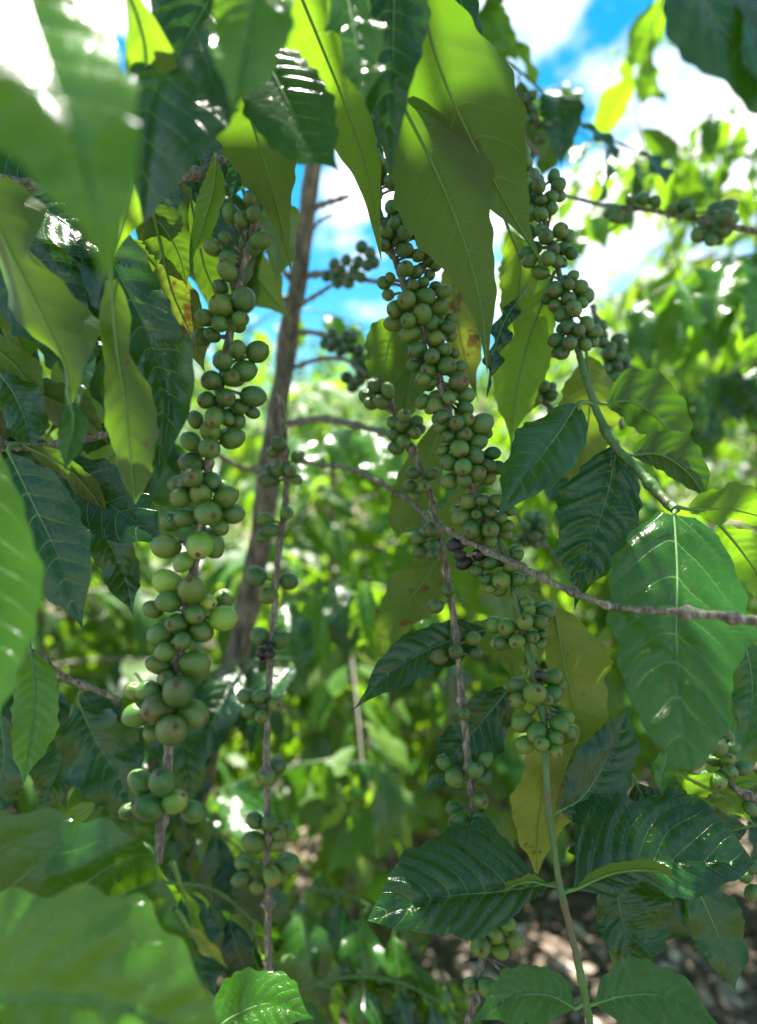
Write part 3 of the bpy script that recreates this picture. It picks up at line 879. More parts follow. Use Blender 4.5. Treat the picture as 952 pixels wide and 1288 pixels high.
for (src, x, y, a, s, lab) in [
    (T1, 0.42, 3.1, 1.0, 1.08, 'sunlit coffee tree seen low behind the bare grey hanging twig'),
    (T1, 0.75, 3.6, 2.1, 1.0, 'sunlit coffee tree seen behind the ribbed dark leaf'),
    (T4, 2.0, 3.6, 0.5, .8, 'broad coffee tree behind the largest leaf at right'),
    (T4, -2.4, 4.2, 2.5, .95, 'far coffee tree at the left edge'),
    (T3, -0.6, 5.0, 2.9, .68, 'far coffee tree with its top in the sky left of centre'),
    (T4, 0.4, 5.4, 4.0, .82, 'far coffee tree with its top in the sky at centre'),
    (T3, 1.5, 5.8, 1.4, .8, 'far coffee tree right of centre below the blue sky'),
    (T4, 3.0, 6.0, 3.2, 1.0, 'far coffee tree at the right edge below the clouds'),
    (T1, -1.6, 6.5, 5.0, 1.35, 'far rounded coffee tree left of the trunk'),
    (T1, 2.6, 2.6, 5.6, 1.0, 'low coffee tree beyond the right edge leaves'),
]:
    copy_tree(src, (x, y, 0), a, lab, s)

# broad-leaved shade trees far behind
def shade_tree(label, x, y, h, rad, n=2600, lig=.5, proto=None):
    root = thing('shade_tree', label, 'tree', (x, y, 0), 'trees beyond the plantation')
    tp = np.array([[0.3 * math.sin(2 * s), 0, h * .75 * s] for s in np.linspace(0, 1, 8)])
    parts = [tube(tp, np.linspace(.16, .06, 8), 9)[:2]]
    clumps = []
    for k in range(16):
        a = random.uniform(0, 6.28); q = random.uniform(.35, .9)
        st = tp[int(q * 7)]; e = st + np.array([math.cos(a) * rad * random.uniform(.4, .9), math.sin(a) * rad * random.uniform(.4, .9), random.uniform(.3, .3 * h)])
        parts.append(tube(np.array([st, (st + e) / 2 + np.array([0, 0, .15]), e]), [.05, .03, .012], 6)[:2]); clumps.append(e)
    V, F = join(parts); mesh_obj('trunk', V, F, M_TRUNK, root)
    per = n // len(clumps); loc = np.vstack([c + rng.normal(0, 1, (per, 3)) * np.array([.42, .42, .3]) * rad * .55 for c in clumps])
    K = len(loc)
    leaf_cloud('crown', loc, rng.normal(0, 1, (K, 3)) + np.array([0, 0, -.5]), rng.normal(0, .5, (K, 3)) + np.array([0, 0, 1]),
               rng.uniform(.16, .3, K), np.stack([np.full(K, .1), rng.uniform(.2, 1, K), np.zeros(K)], 1), root, M_FAR)
    return root
S1 = shade_tree('distant shade tree at the horizon left of the trunk', -3.5, 11, 4.2, 2.2)
for x, y, a, s, lab in [(1.0, 13, 1, 1.0, 'distant shade tree seen between the two cherry columns'), (5.5, 10, 2, 1.25, 'tall distant shade tree at the right edge'),
                        (-8, 15, 3, 1.3, 'distant shade tree at the far left'), (9, 17, 4, 1.3, 'distant shade tree at the far right horizon'), (3.6, 16, 5, 1.15, 'pale distant shade tree behind the blurred right foliage'), (-1.2, 18, 5.6, 1.3, 'farthest shade tree straight behind the trunk')]:
    copy_tree(S1, (x, y, 0), a, lab, s)
# ================================================================== the near branches with their leaves and cherries
random.seed(11); rng = np.random.default_rng(11)
DK, MD, LT, YL, DG = (0, .15, .1), (0, .5, .1), (.05, .85, .05), (.75, .8, .6), (.35, .6, .9)

# ---- left hanging branch, large cherries
A = Branch('hanging branch loaded with the largest green cherries, left of the slanting trunk',
           [(338, 215, .47), (322, 275, .455), (302, 350, .445), (287, 430, .44), (268, 540, .435), (258, 620, .43), (243, 720, .425), (225, 830, .42), (212, 950, .415), (198, 1085, .41)],
           [2.2, 2.3, 2.4, 2.5, 2.6], M_BARK, node_gap=.043)
LA = Z(240, 0, [(185, 985, 40), (235, 1010, 35), (275, 920, 32), (288, 985, 32), (155, 1100, 30), (100, 1140, 40), (320, 1110, 42)])
LA += Z(220, 300, [(185, 55, 42), (235, 15, 35), (240, 150, 40), (245, 95, 38, 5), (210, 225, 35, 6), (400, 20, 45, 4), (360, 40, 36, 10), (212, 312, 50), (313, 282, 55), (138, 366, 40), (207, 393, 37), (300, 372, 38), (125, 455, 40, 4), (170, 445, 35, 6),
    (287, 512, 40), (380, 522, 52), (220, 563, 42), (320, 610, 50), (168, 655, 47), (257, 640, 43), (145, 745, 40), (233, 735, 43), (360, 727, 52), (295, 775, 38, 4), (355, 800, 32, 6), (95, 835, 38, 0), (180, 825, 45), (165, 888, 48), (240, 830, 32, 6), (290, 845, 35, 4), (75, 935, 42, 4), (265, 920, 55), (158, 968, 47),
    (75, 1035, 50), (82, 1100, 47), (170, 1120, 42, 4), (15, 1130, 45)])
LA += Z(220, 600, [(25, 95, 45), (118, 80, 46), (235, 92, 48), (60, 20, 45), (170, 30, 42), (152, 168, 62), (265, 170, 50), (45, 190, 42), (208, 232, 38, 5), (115, 315, 62, 0, 'pale'), (38, 392, 42, 0, 'pale'), (78, 520, 60, -2, 'ripe'), (150, 578, 40, -2, 'pale'), (92, 635, 45), (222, 650, 60, 0, 'pale'), (120, 710, 52), (225, 560, 45, 12), (90, 860, 55), (80, 1092, 68)])
LA += Z(0, 600, [(815, 105, 58), (925, 80, 48), (785, 205, 40, 4), (850, 200, 45, 3), (765, 320, 62), (770, 485, 60, -2, 'pale'), (885, 520, 60, -2, 'ripe'), (705, 610, 45, 0, 'ripe'), (775, 575, 50), (895, 635, 45), (815, 675, 50), (740, 725, 58), (760, 805, 42), (840, 755, 42), (725, 865, 45), (920, 710, 48), (900, 860, 50, 4), (770, 930, 42, 5), (620, 985, 40, 4), (685, 987, 48), (820, 990, 68), (732, 1065, 68, 0, 'brown'), (630, 1095, 58), (890, 1095, 70), (790, 1165, 65), (702, 1180, 40, 5)])
LA += Z(0, 800, [(350, 368, 27), (404, 365, 31), (370, 428, 34), (320, 438, 22, 4), (435, 413, 27, 0, 'pale'), (480, 438, 28, 12), (390, 75, 24, 8)], 1.983)
cherries(A, LA, .43, gap=46, fill=.28)

# ---- thin middle branch
Bt = Branch('thin bare hanging twig with a few small green cherries right of the left cherry column',
            [(352, 494, .62), (358, 560, .615), (360, 620, .61), (350, 700, .605), (344, 780, .60), (336, 900, .595), (336, 1060, .59), (338, 1235, .585)], [3.0, 2.6, 2.4, 2.6, 2.8], M_BARK, node_gap=.05)
LB = Z(220, 300, [(478, 945, 34), (450, 985, 26, 4), (566, 1003, 30), (475, 1065, 34), (530, 1068, 28), (437, 1062, 22), (560, 1110, 28), (430, 1108, 38), (460, 1120, 26, 6)])
LB += Z(220, 600, [(415, 195, 34), (440, 243, 34), (405, 272, 30), (515, 165, 30), (560, 10, 28), (375, 455, 42, 6), (525, 480, 40, 8), (430, 545, 40, 8), (390, 735, 42, 6), (485, 750, 40, 6), (330, 1010, 40, 6), (390, 1010, 34), (345, 1075, 34), (465, 1045, 38), (400, 1100, 34), (350, 1030, 30, 8)])
LB += [(a[0], a[1], a[2], 0, 'black') for a in Z(220, 600, [(405, 810, 26), (430, 780, 24), (440, 815, 22), (400, 850, 18)])]
LB += Z(220, 960, [(368, 265, 36), (436, 275, 38), (365, 365, 48), (480, 322, 32), (520, 300, 32, 8), (470, 375, 30, 4), (318, 462, 40), (303, 535, 38), (520, 465, 52, 6), (448, 520, 40, 0, 'ripe'), (375, 568, 34), (420, 60, 45, 14), (470, 10, 40, 14)])
cherries(Bt, LB, .60, gap=40)

# ---- second hanging branch right of centre (behind)
Cc = Branch('bare grey hanging twig with sparse cherries crossing behind the long diagonal twig',
            [(488, 500, .56), (512, 552, .55), (540, 620, .54), (556, 690, .535), (568, 760, .53), (578, 850, .525), (588, 950, .52), (600, 1068, .515)], [2.0, 2.2, 2.3, 2.4, 2.4], M_BARK, node_gap=.045)
LC = Z(450, 300, [(85, 680, 38), (140, 700, 32), (40, 728, 34), (105, 752, 32), (60, 760, 30), (215, 815, 32), (165, 850, 30), (205, 862, 32), (265, 850, 32), (170, 905, 32), (210, 935, 32), (262, 895, 30), (175, 965, 32), (285, 880, 25), (255, 1080, 30), (345, 1085, 32), (240, 1140, 30), (305, 1140, 32)])
LC += Z(450, 600, [(238, 45, 28), (305, 50, 32), (265, 90, 25, 4), (280, 282, 35), (343, 242, 36), (290, 345, 32), (345, 318, 34), (345, 355, 28), (415, 520, 32), (357, 595, 34), (450, 805, 34), (375, 828, 38, 0, 'brown'), (530, 745, 34, 4), (540, 810, 30, 6), (490, 1090, 28)])
LC += Z(472, 800, [(172, 315, 19), (197, 352, 23), (250, 335, 20), (275, 308, 18), (270, 353, 20), (210, 465, 25), (262, 410, 20), (263, 455, 20), (195, 430, 18), (222, 195, 15)], 1.983)
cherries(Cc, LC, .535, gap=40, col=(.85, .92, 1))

# ---- the central column
D = Branch('hanging branch with the long central column of densely packed green cherries',
           [(468, 175, .52), (480, 285, .51), (500, 335, .505), (522, 395, .50), (545, 440, .495), (556, 490, .49), (575, 560, .485), (596, 620, .48), (612, 668, .485)], [1.9, 2.2, 2.3, 2.3, 2.0], M_BARK, node_gap=.04)
LD = Z(450, 0, [(115, 770, 32), (160, 835, 34), (95, 740, 28, 4), (60, 720, 25, 6), (215, 860, 27, 3), (155, 955, 30), (192, 950, 28), (240, 945, 30), (205, 1002, 32), (285, 985, 38), (262, 1035, 34), (165, 1035, 30), (130, 1075, 32), (215, 1075, 34), (120, 1130, 30), (180, 1110, 25, 4), (215, 1150, 34, 2), (280, 1080, 26, 4), (310, 1140, 28), (345, 1155, 28), (300, 1060, 22, 5)])
LD += Z(450, 300, [(215, 62, 32), (278, 78, 30), (308, 42, 28), (352, 62, 27), (328, 100, 30), (362, 125, 26), (222, 138, 35), (268, 155, 30), (293, 135, 25, 5), (330, 172, 26), (255, 215, 25), (300, 205, 28), (358, 222, 28), (395, 245, 33), (225, 283, 42), (312, 270, 42), (172, 325, 40), (297, 348, 44), (370, 315, 42), (165, 392, 38), (232, 378, 34), (240, 440, 42), (340, 392, 36, 3), (372, 395, 30, 5), (415, 410, 32, 3), (362, 462, 36),
    (275, 512, 40), (342, 543, 36), (400, 515, 32), (440, 530, 25, 3), (408, 587, 42), (260, 585, 30, 4), (328, 608, 38), (300, 650, 32), (345, 665, 22, 4), (465, 662, 45, 0, 'brown'), (498, 722, 38), (420, 735, 32), (298, 752, 32), (358, 770, 40), (495, 782, 36), (455, 850, 36), (500, 835, 34), (390, 820, 32, 3), (385, 868, 34), (415, 912, 32), (570, 855, 48), (487, 905, 40), (550, 938, 42), (468, 968, 42, 2), (395, 975, 30, 5),
    (538, 1000, 40), (620, 990, 30, 2), (420, 1030, 42), (485, 1052, 40), (545, 1085, 42), (600, 1045, 36), (645, 1055, 30), (420, 1120, 38), (490, 1115, 35, 3), (605, 1105, 30, 2), (590, 895, 30, 3), (120, 205, 30, 10), (140, 260, 28, 12), (150, 180, 26, 10), (430, 370, 28, 8), (430, 450, 28, 8), (470, 590, 28, 8)])
LD += Z(450, 600, [(505, 112, 42), (570, 108, 27), (635, 110, 34), (692, 115, 22), (480, 185, 40), (548, 172, 26), (604, 157, 33), (657, 187, 30), (697, 155, 28), (525, 240, 42), (610, 242, 42), (685, 225, 30), (540, 275, 35, 4), (680, 262, 28, 3), (610, 290, 30, 4), (450, 150, 26, 5)])
cherries(D, LD, .495, gap=34, fill=.35)

# ---- lower green shoot, the central branch carried on as a separate object
G = Branch('green lower shoot with spaced cherry clusters and broad dark leaves over bare soil',
           [(618, 655, .50), (640, 715, .495), (655, 780, .485), (672, 850, .475), (684, 910, .465), (687, 980, .455), (690, 1020, .45), (700, 1090, .445), (708, 1130, .44), (722, 1190, .435), (736, 1255, .43), (748, 1330, .43)],
           [2.0, 2.1, 2.0, 1.9, 1.9, 2.1, 2.2], M_GSTEM, woody=False, node_gap=.046)
LG = Z(450, 600, [(608, 398, 34), (545, 432, 33), (598, 470, 32), (662, 475, 40), (705, 410, 33), (735, 360, 28), (738, 472, 30), (790, 470, 28), (655, 520, 32), (610, 515, 22), (630, 680, 40), (685, 692, 40), (780, 580, 32), (768, 667, 38), (865, 620, 42), (840, 668, 34), (790, 615, 28), (733, 757, 36), (805, 738, 32), (665, 768, 32), (640, 760, 30, 4), (850, 725, 24), (845, 770, 24),
    (735, 960, 42), (815, 998, 50, 0, 'ripe'), (898, 920, 40), (895, 1000, 42), (735, 1030, 38), (700, 965, 28, 4), (925, 960, 34, 3), (870, 1025, 30)])
LG += [(a[0], a[1], a[2], -3, 'black') for a in Z(450, 600, [(565, 355, 38), (450, 315, 34), (840, 915, 26), (490, 395, 36), (470, 360, 28)])]
LG += Z(472, 800, [(366, 215, 25), (403, 242, 24), (373, 272, 24), (415, 270, 18), (460, 222, 22), (476, 203, 17), (447, 258, 20), (482, 240, 17), (450, 288, 16)], 1.983)
cherries(G, LG, .475, gap=40, col=(1.1, 1.12, 1.05), fill=.35)

# ---- low cluster behind the ribbed leaf at bottom
H = Branch('short low twig with pale green cherries hanging under the ribbed leaf, over the dark soil',
           [(612, 1080, .56), (622, 1130, .555), (610, 1190, .55), (600, 1240, .545), (585, 1300, .54)], [2.2, 2.6, 3.0], M_BARK, node_gap=.05)
LH = Z(472, 800, [(262, 700, 20), (238, 740, 19), (263, 775, 24), (298, 747, 19), (327, 718, 19), (345, 758, 21), (311, 785, 20), (300, 680, 22), (297, 710, 13, -2, 'brown'), (237, 872, 19), (278, 876, 23), (330, 850, 19), (363, 848, 18), (320, 532, 22)], 1.983)
cherries(H, LH, .55, gap=50, col=(1.35, 1.25, 1.1))

# ---- right green shoot
E = Branch('green shoot with large ribbed leaves under a column of bright green cherries, right of centre',
           [(650, 150, .56), (668, 215, .55), (688, 290, .54), (705, 350, .53), (722, 420, .52), (735, 470, .51), (752, 520, .50), (772, 560, .49), (800, 588, .48), (832, 625, .465), (850, 642, .455)],
           [1.8, 1.9, 2.0, 2.4, 2.8, 3.2], M_GSTEM, woody=False, node_gap=.05)
LE = Z(472, 0, [(370, 380, 17), (375, 405, 16), (372, 433, 18), (350, 395, 14, 4), (375, 462, 20), (407, 465, 18), (383, 497, 18), (413, 500, 15), (437, 493, 18), (457, 462, 18), (445, 440, 15, 4), (383, 530, 19), (415, 535, 17), (360, 500, 14, 4), (440, 520, 15, 4), (460, 490, 14), (385, 580, 18), (462, 575, 18), (480, 590, 18), (425, 590, 18), (445, 622, 17), (468, 620, 15), (490, 632, 16), (395, 620, 18), (430, 645, 18), (453, 652, 15), (385, 650, 18), (410, 680, 18), (375, 632, 16), (412, 575, 15),
    (450, 722, 20), (483, 710, 14), (492, 690, 14), (510, 715, 16), (522, 737, 21), (482, 745, 18), (450, 763, 18), (495, 770, 20), (465, 785, 18), (515, 755, 15), (430, 745, 15)], 1.983)
LE += Z(692, 300, [(78, 405, 33), (132, 425, 28), (170, 392, 30), (200, 430, 34), (28, 470, 36), (90, 482, 33), (158, 487, 32), (55, 525, 34), (30, 525, 25), (200, 480, 22, 4), (100, 440, 24, 5)])
cherries(E, LE, .53, gap=36, col=(.9, 1.0, 1.0), fill=.4)

# ---- twig with cherries behind the right shoot
E2 = Branch('short twig of dark green cherries hanging in the blue gap right of the green shoot',
            [(745, 385, .70), (758, 430, .69), (768, 480, .68), (782, 540, .67)], [2.2, 2.4, 2.2], M_BARK, node_gap=.05)
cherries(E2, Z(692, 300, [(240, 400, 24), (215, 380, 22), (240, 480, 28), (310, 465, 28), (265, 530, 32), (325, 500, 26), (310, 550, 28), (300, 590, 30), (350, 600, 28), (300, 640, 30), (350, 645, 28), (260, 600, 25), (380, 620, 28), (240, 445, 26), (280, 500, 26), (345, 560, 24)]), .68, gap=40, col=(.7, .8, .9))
E3 = Branch('short twig of dark cherries half hidden between the curled dark leaf and the green shoot',
            [(735, 560, .62), (700, 545, .61), (690, 510, .60), (655, 498, .60)], [2.2, 2.2, 1.8], M_BARK, node_gap=.05)
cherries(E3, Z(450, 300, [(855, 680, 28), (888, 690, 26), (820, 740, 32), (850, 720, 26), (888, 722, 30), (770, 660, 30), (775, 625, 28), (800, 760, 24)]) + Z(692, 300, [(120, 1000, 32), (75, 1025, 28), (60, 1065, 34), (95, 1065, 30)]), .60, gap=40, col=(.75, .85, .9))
E4 = Branch('blurred small twig with a round dark cherry cluster behind the black cherries at centre right',
            [(640, 640, .78), (662, 660, .78), (690, 690, .77), (712, 715, .76)], [1.6, 1.8, 2.2], M_BARK, node_gap=.05)
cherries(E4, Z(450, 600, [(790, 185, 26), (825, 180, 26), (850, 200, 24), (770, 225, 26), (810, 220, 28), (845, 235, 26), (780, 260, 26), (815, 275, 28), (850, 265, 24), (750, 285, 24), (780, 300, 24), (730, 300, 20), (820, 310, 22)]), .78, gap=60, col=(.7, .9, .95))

# ---- the long diagonal twig
F_ = Branch('long bare knobbly twig crossing diagonally before the big glossy leaf',
            [(372, 580, .80), (440, 590, .70), (500, 620, .60), (545, 655, .53), (590, 682, .48), (640, 706, .455), (700, 735, .43), (760, 760, .415), (815, 768, .40), (880, 772, .385), (955, 782, .375), (1040, 800, .37)],
            [2.2, 2.0, 1.8, 1.8, 1.7, 1.6, 1.9, 2.2, 3.2], M_BARK, node_gap=.021)

# ---- right edge cluster
R1 = Branch('twig with a bright green cherry cluster at the right edge beneath the big glossy leaf',
            [(1000, 1060, .52), (955, 1010, .52), (918, 985, .52), (905, 930, .525), (912, 890, .53)], [2.6, 2.4, 2.0], M_BARK, node_gap=.045)
cherries(R1, Z(472, 800, [(820, 357, 21), (855, 362, 21), (885, 340, 18), (915, 330, 20), (878, 308, 19), (855, 280, 22), (878, 255, 18), (865, 235, 18), (845, 310, 18), (850, 385, 18), (890, 280, 16, 3), (935, 430, 16), (940, 640, 18), (925, 600, 16), (945, 575, 16)], 1.983), .52, gap=60, col=(.95, 1.05, 1))

# ---- upper right twig
R2 = Branch('blurred horizontal twig with small cherry clusters against sunlit leaves at upper right',
            [(700, 243, .80), (750, 256, .78), (800, 262, .76), (860, 272, .74), (905, 282, .72), (960, 292, .70), (1040, 300, .68)], [2.0, 2.2, 2.6, 3.4], M_BARK, node_gap=.06)
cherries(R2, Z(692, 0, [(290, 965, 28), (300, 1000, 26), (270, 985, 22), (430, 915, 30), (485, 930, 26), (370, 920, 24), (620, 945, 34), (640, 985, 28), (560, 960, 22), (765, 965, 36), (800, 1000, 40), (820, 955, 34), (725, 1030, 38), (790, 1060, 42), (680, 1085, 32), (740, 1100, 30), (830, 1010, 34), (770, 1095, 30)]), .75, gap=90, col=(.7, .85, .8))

# ================================================================== leaves
def hang(label, pts, radii=(2.5, 2.5), mat=None, **k):
    return Branch(label, pts, list(radii), mat or M_BARK, **k)

# near branch over the top left
T1b = hang('near blurred branch with a huge pale glossy leaf filling the top left corner', [(-160, -150, .27), (-20, -120, .28), (160, -110, .30), (330, -120, .32), (480, -150, .34)])
leaf(T1b, [(10, -95), (40, 20), (75, 130), (112, 240), (132, 358)], ([80, 110, 120, 125, 120, 92, 54, 14, 0], [60, 75, 85, 88, 80, 72, 56, 28, 0]), .30, 'top', .68, .12, (.02, .95, .0), fold=.25, wave=.10, wfreq=1.2, corr=.05, arch=.03, nv=9)
leaf(T1b, [(150, -40), (183, 60), (178, 160), (165, 250), (142, 330)], (30, 34), .33, 'under', .5, .5, (.15, .9, .1), wave=.3, wfreq=2.2)
leaf(T1b, [(292, -50), (262, 10), (222, 85), (190, 155), (180, 282)], ([40, 60, 70, 65, 50, 35, 22, 14, 0], [15, 32, 50, 66, 84, 104, 110, 88, 0]), .36, 'top', .25, -.1, (0, .12, .1), fold=.3, wave=.12, wfreq=1.5, corr=.06, arch=.02)
leaf(T1b, [(335, -90), (318, 0), (305, 70), (292, 150)], (46, 52), .295, 'top', .3, .2, (.02, .9, 0), wave=.25, wfreq=1.6)
leaf(T1b, [(322, 50), (350, 105), (385, 170), (428, 217)], (52, 52), .37, 'top', .3, -.15, (0, .35, 0), fold=.15, wave=.1, wfreq=1.4, corr=.008)
# second near branch over the top centre
T2b = hang('near branch above the frame with backlit yellow-green leaves hanging down the top centre', [(290, -90, .40), (420, -70, .39), (560, -75, .38), (700, -100, .38)])
leaf(T2b, [(372, -20), (405, 60), (435, 135), (462, 220), (480, 330)], ([30, 60, 58, 52, 40, 22, 8, 0], [24, 40, 42, 36, 28, 20, 8, 0]), .40, 'under', .75, -.15, (.10, .75, .1), wave=.12, wfreq=1.8, corr=.03, nv=10)
leaf(T2b, [(300, 105), (322, 170), (345, 245), (368, 347)], ([10, 40, 48, 44, 32, 18, 6, 0], [10, 30, 42, 44, 36, 20, 6, 0]), .42, 'under', .55, -.2, (.08, .4, .1), wave=.08, wfreq=1.6, corr=.03)
leaf(T2b, [(425, -60), (440, 10), (450, 70), (458, 136)], (34, 34), .355, 'top', .5, .5, (.06, .8, 0), wave=.3, wfreq=3.2, corr=.16)
leaf(T2b, [(500, -90), (496, 0), (494, 100), (492, 222)], ([30, 44, 48, 48, 46, 42, 30, 12, 0], [30, 44, 46, 42, 38, 34, 24, 10, 0]), .375, 'top', .2, -.3, (0, .15, 0), wave=.2, wfreq=1.3)
leaf(T2b, [(522, -60), (545, 60), (585, 160), (640, 262), (684, 336)], ([10, 36, 45, 42, 32, 18, 4, 0], [10, 32, 62, 74, 60, 38, 10, 0]), .39, 'under', .6, .05, (.02, .35, .05), wave=.22, wfreq=1.9, corr=.03, nv=9)
leaf(T2b, [(500, 120), (548, 215), (582, 300), (605, 385), (613, 470)], ([20, 48, 62, 54, 36, 20, 6, 0], [20, 50, 58, 46, 32, 20, 8, 0]), .43, 'under', .35, .15, (.03, .4, .1), wave=.06, wfreq=2, corr=.03)
leaf(T2b, [(560, -60), (575, -10), (592, 35), (598, 80)], (20, 18), .47, 'top', .4, 0, DK, wave=.3)
leaf(T2b, [(560, 10), (578, 55), (590, 72), (600, 88)], (16, 14), .48, 'top', .6, 0, DK, wave=.3)
# top right corner
T3b = hang('near branch above the frame with a broad dark leaf filling the top right corner', [(760, -140, .33), (900, -110, .33), (1060, -90, .33)])
leaf(T3b, [(858, -70), (880, -10), (920, 50), (975, 110), (1030, 160)], (66, 92), .32, 'top', .3, .1, (0, .3, .1), fold=.18, wave=.06, wfreq=3, corr=.04, curl=-.2)
leaf(T3b, [(945, -70), (940, 0), (948, 60), (962, 130)], (22, 40), .34, 'top', .5, .4, MD, corr=.1)

# left side leaves
Lf = hang('left branch above the mid-height leaves, hung with dark and wavy yellow-edged leaves', [(-90, 205, .47), (0, 225, .46), (110, 245, .455), (230, 225, .46), (300, 190, .47)], (3, 2.5))
leaf(Lf, [(-25, 235), (15, 320), (55, 400), (85, 470), (84, 535)], ([20, 40, 46, 42, 30, 18, 10, 5, 0], [30, 50, 26, 36, 42, 44, 22, 7, 0]), .375, 'under', .15, .25, (.08, .3, .1), wave=.3, wfreq=2.2, corr=.02, curl=.3)
leaf(Lf, [(88, 505), (92, 530), (88, 560), (81, 596)], (15, 17), .37, 'top', .4, .3, (0, .35, 0), wave=.2, wfreq=1, rows=40, pet=(86, 500, .40))
leaf(Lf, [(-30, 265), (30, 310), (75, 365), (112, 425), (112, 490)], (75, 62), .455, 'top', .25, 0, (0, .12, 0), wave=.12, wfreq=1.6, corr=.05, arch=.03)
leaf(Lf, [(105, 268), (150, 345), (185, 420), (208, 500), (198, 610)], ([20, 40, 50, 45, 38, 30, 22, 10, 0], [20, 35, 40, 42, 45, 46, 36, 20, 0]), .445, 'top', .25, -.2, (0, .22, .1), wave=.14, wfreq=2.4, corr=.08, fold=.2)
leaf(Lf, [(140, 352), (146, 430), (158, 510), (165, 580), (170, 634)], ([8, 18, 22, 26, 28, 24, 14, 0], [8, 20, 16, 30, 36, 34, 20, 0]), .385, 'under', .1, .1, (.06, .35, .7), wave=.16, wfreq=2.6, corr=.05)
leaf(Lf, [(10, 240), (60, 265), (110, 300), (150, 330)], (40, 32), .45, 'top', .6, .1, (0, .2, 0), wave=.1)
leaf(Lf, [(272, 200), (268, 240), (256, 285), (240, 330)], (17, 15), .45, 'under', .4, 0, (.05, .9, .1), wave=.2, wfreq=1.5)
leaf(Lf, [(180, 262), (205, 285), (225, 320), (236, 362)], (36, 26), .47, 'under', .4, .1, (.08, .2, .5), wave=.15, corr=.08)
leaf(Lf, [(205, 320), (218, 370), (240, 420), (258, 470)], (34, 24), .48, 'under', .3, .1, (.3, .3, 1.0), wave=.15)
leaf(Lf, [(165, 300), (200, 340), (232, 380), (250, 430)], (30, 22), .50, 'under', .3, .1, (.12, .3, .6), wave=.15)
leaf(Lf, [(60, 300), (88, 400), (100, 450), (98, 520)], (30, 30), .46, 'top', .6, .1, (0, .3, 0), wave=.25)
leaf(Lf, [(240, 250), (256, 330), (272, 380), (262, 440)], (16, 22), .50, 'under', .3, .1, (.1, .2, .5), wave=.15)

L2 = hang('left lower branch with broad dark blue-green leaves beside the large cherries', [(-70, 545, .47), (0, 560, .47), (70, 560, .48), (140, 545, .50)], (3, 2.2))
leaf(L2, [(12, 572), (45, 640), (78, 710), (106, 797)], (54, 50), .45, 'top', .3, -.1, (0, .22, .1), wave=.08, wfreq=2, corr=.04, nv=8)
leaf(L2, [(60, 572), (110, 615), (160, 650), (214, 690)], (42, 44), .50, 'top', .35, -.15, (0, .1, .1), wave=.08, wfreq=2, corr=.03, nv=8)
leaf(L2, [(100, 640), (135, 680), (155, 725), (168, 778)], (26, 26), .53, 'top', .3, 0, (0, .2, 0))
leaf(L2, [(30, 560), (80, 585), (115, 620), (140, 660)], (18, 14), .47, 'under', .5, .2, (.1, .3, .2), wave=.2)
leaf(L2, [(150, 560), (125, 590), (100, 600), (70, 602)], (26, 22), .54, 'under', .5, .2, (.1, .8, .2))
leaf(L2, [(0, 470), (20, 500), (35, 540), (38, 575)], (24, 30), .50, 'top', .5, 0, (0, .3, .1))
leaf(L2, [(20, 480), (60, 500), (100, 520), (140, 560)], (30, 24), .52, 'under', .4, 0, (.04, .2, .1))
leaf(L2, [(-30, 420), (10, 450), (35, 480), (55, 520)], (30, 24), .49, 'under', .6, 0, (.02, .5, .1))
leaf(L2, [(-20, 370), (10, 400), (25, 430), (34, 460)], (20, 24), .50, 'under', .6, 0, (.02, .5, .1))

L3 = hang('near blurred branch at the left edge with one bright green leaf lit through', [(-140, 480, .32), (-60, 510, .31), (-20, 530, .31)])
leaf(L3, [(-22, 545), (-12, 650), (-6, 760), (-14, 850), (-30, 960)], (50, 52), .325, 'top', .45, .2, (.05, 1, 0), wave=.10, wfreq=1.4, corr=.01)
L4 = hang('low left branch with a small pale leaf and dim leaves below the large cherries', [(-60, 800, .56), (20, 810, .56), (80, 850, .57), (150, 880, .58)], (3, 2))
leaf(L4, [(38, 818), (44, 870), (38, 930), (28, 992)], (26, 32), .52, 'top', .5, .1, (.04, .95, .1), wave=.15, wfreq=2)
leaf(L4, [(100, 888), (120, 930), (150, 980), (180, 1040)], (48, 44), .60, 'top', .35, 0, (0, .2, 0))
leaf(L4, [(0, 900), (5, 950), (-5, 1000), (-10, 1040)], (30, 36), .60, 'top', .3, 0, (0, .2, 0))
leaf(L4, [(88, 905), (78, 950), (64, 990), (50, 1030)], (28, 30), .62, 'top', .3, 0, (0, .3, 0))
leaf(L4, [(180, 860), (210, 900), (235, 960), (240, 1020)], (34, 34), .68, 'top', .3, 0, (0, .2, 0))
leaf(L4, [(120, 1010), (90, 1030), (60, 1050), (45, 1080)], (14, 14), .58, 'under', .3, 0, (.1, .9, 0))

# bottom left near leaves
L5 = hang('near blurred branch at the bottom left with two huge bright green leaves', [(-220, 1180, .30), (-140, 1190, .31), (-80, 1200, .31)])
leaf(L5, [(-60, 1128), (30, 1132), (110, 1148), (185, 1178), (254, 1208)], ([80, 90, 90, 88, 82, 72, 54, 36, 16, 0], [70, 90, 98, 102, 102, 94, 78, 54, 24, 0]), .36, 'top', .35, .05, (.03, .4, 0), wave=.12, wfreq=2.2, corr=.07, nv=6, fold=.18)
leaf(L5, [(-70, 1262), (60, 1255), (140, 1265), (215, 1295), (282, 1345)], ([80, 90, 90, 88, 82, 72, 54, 36, 16, 0], [80, 104, 112, 110, 104, 96, 82, 58, 28, 0]), .305, 'top', .55, .0, (.08, 1, 0), wave=.10, wfreq=2.0, corr=.09, nv=6, fold=.22)
leaf(L5, [(226, 1110), (236, 1135), (245, 1160), (253, 1188)], (7, 11), .36, 'under', .5, .6, (.1, 1, 0), rows=40)  # thin bright sliver, painting the sunlit rim of the big leaf
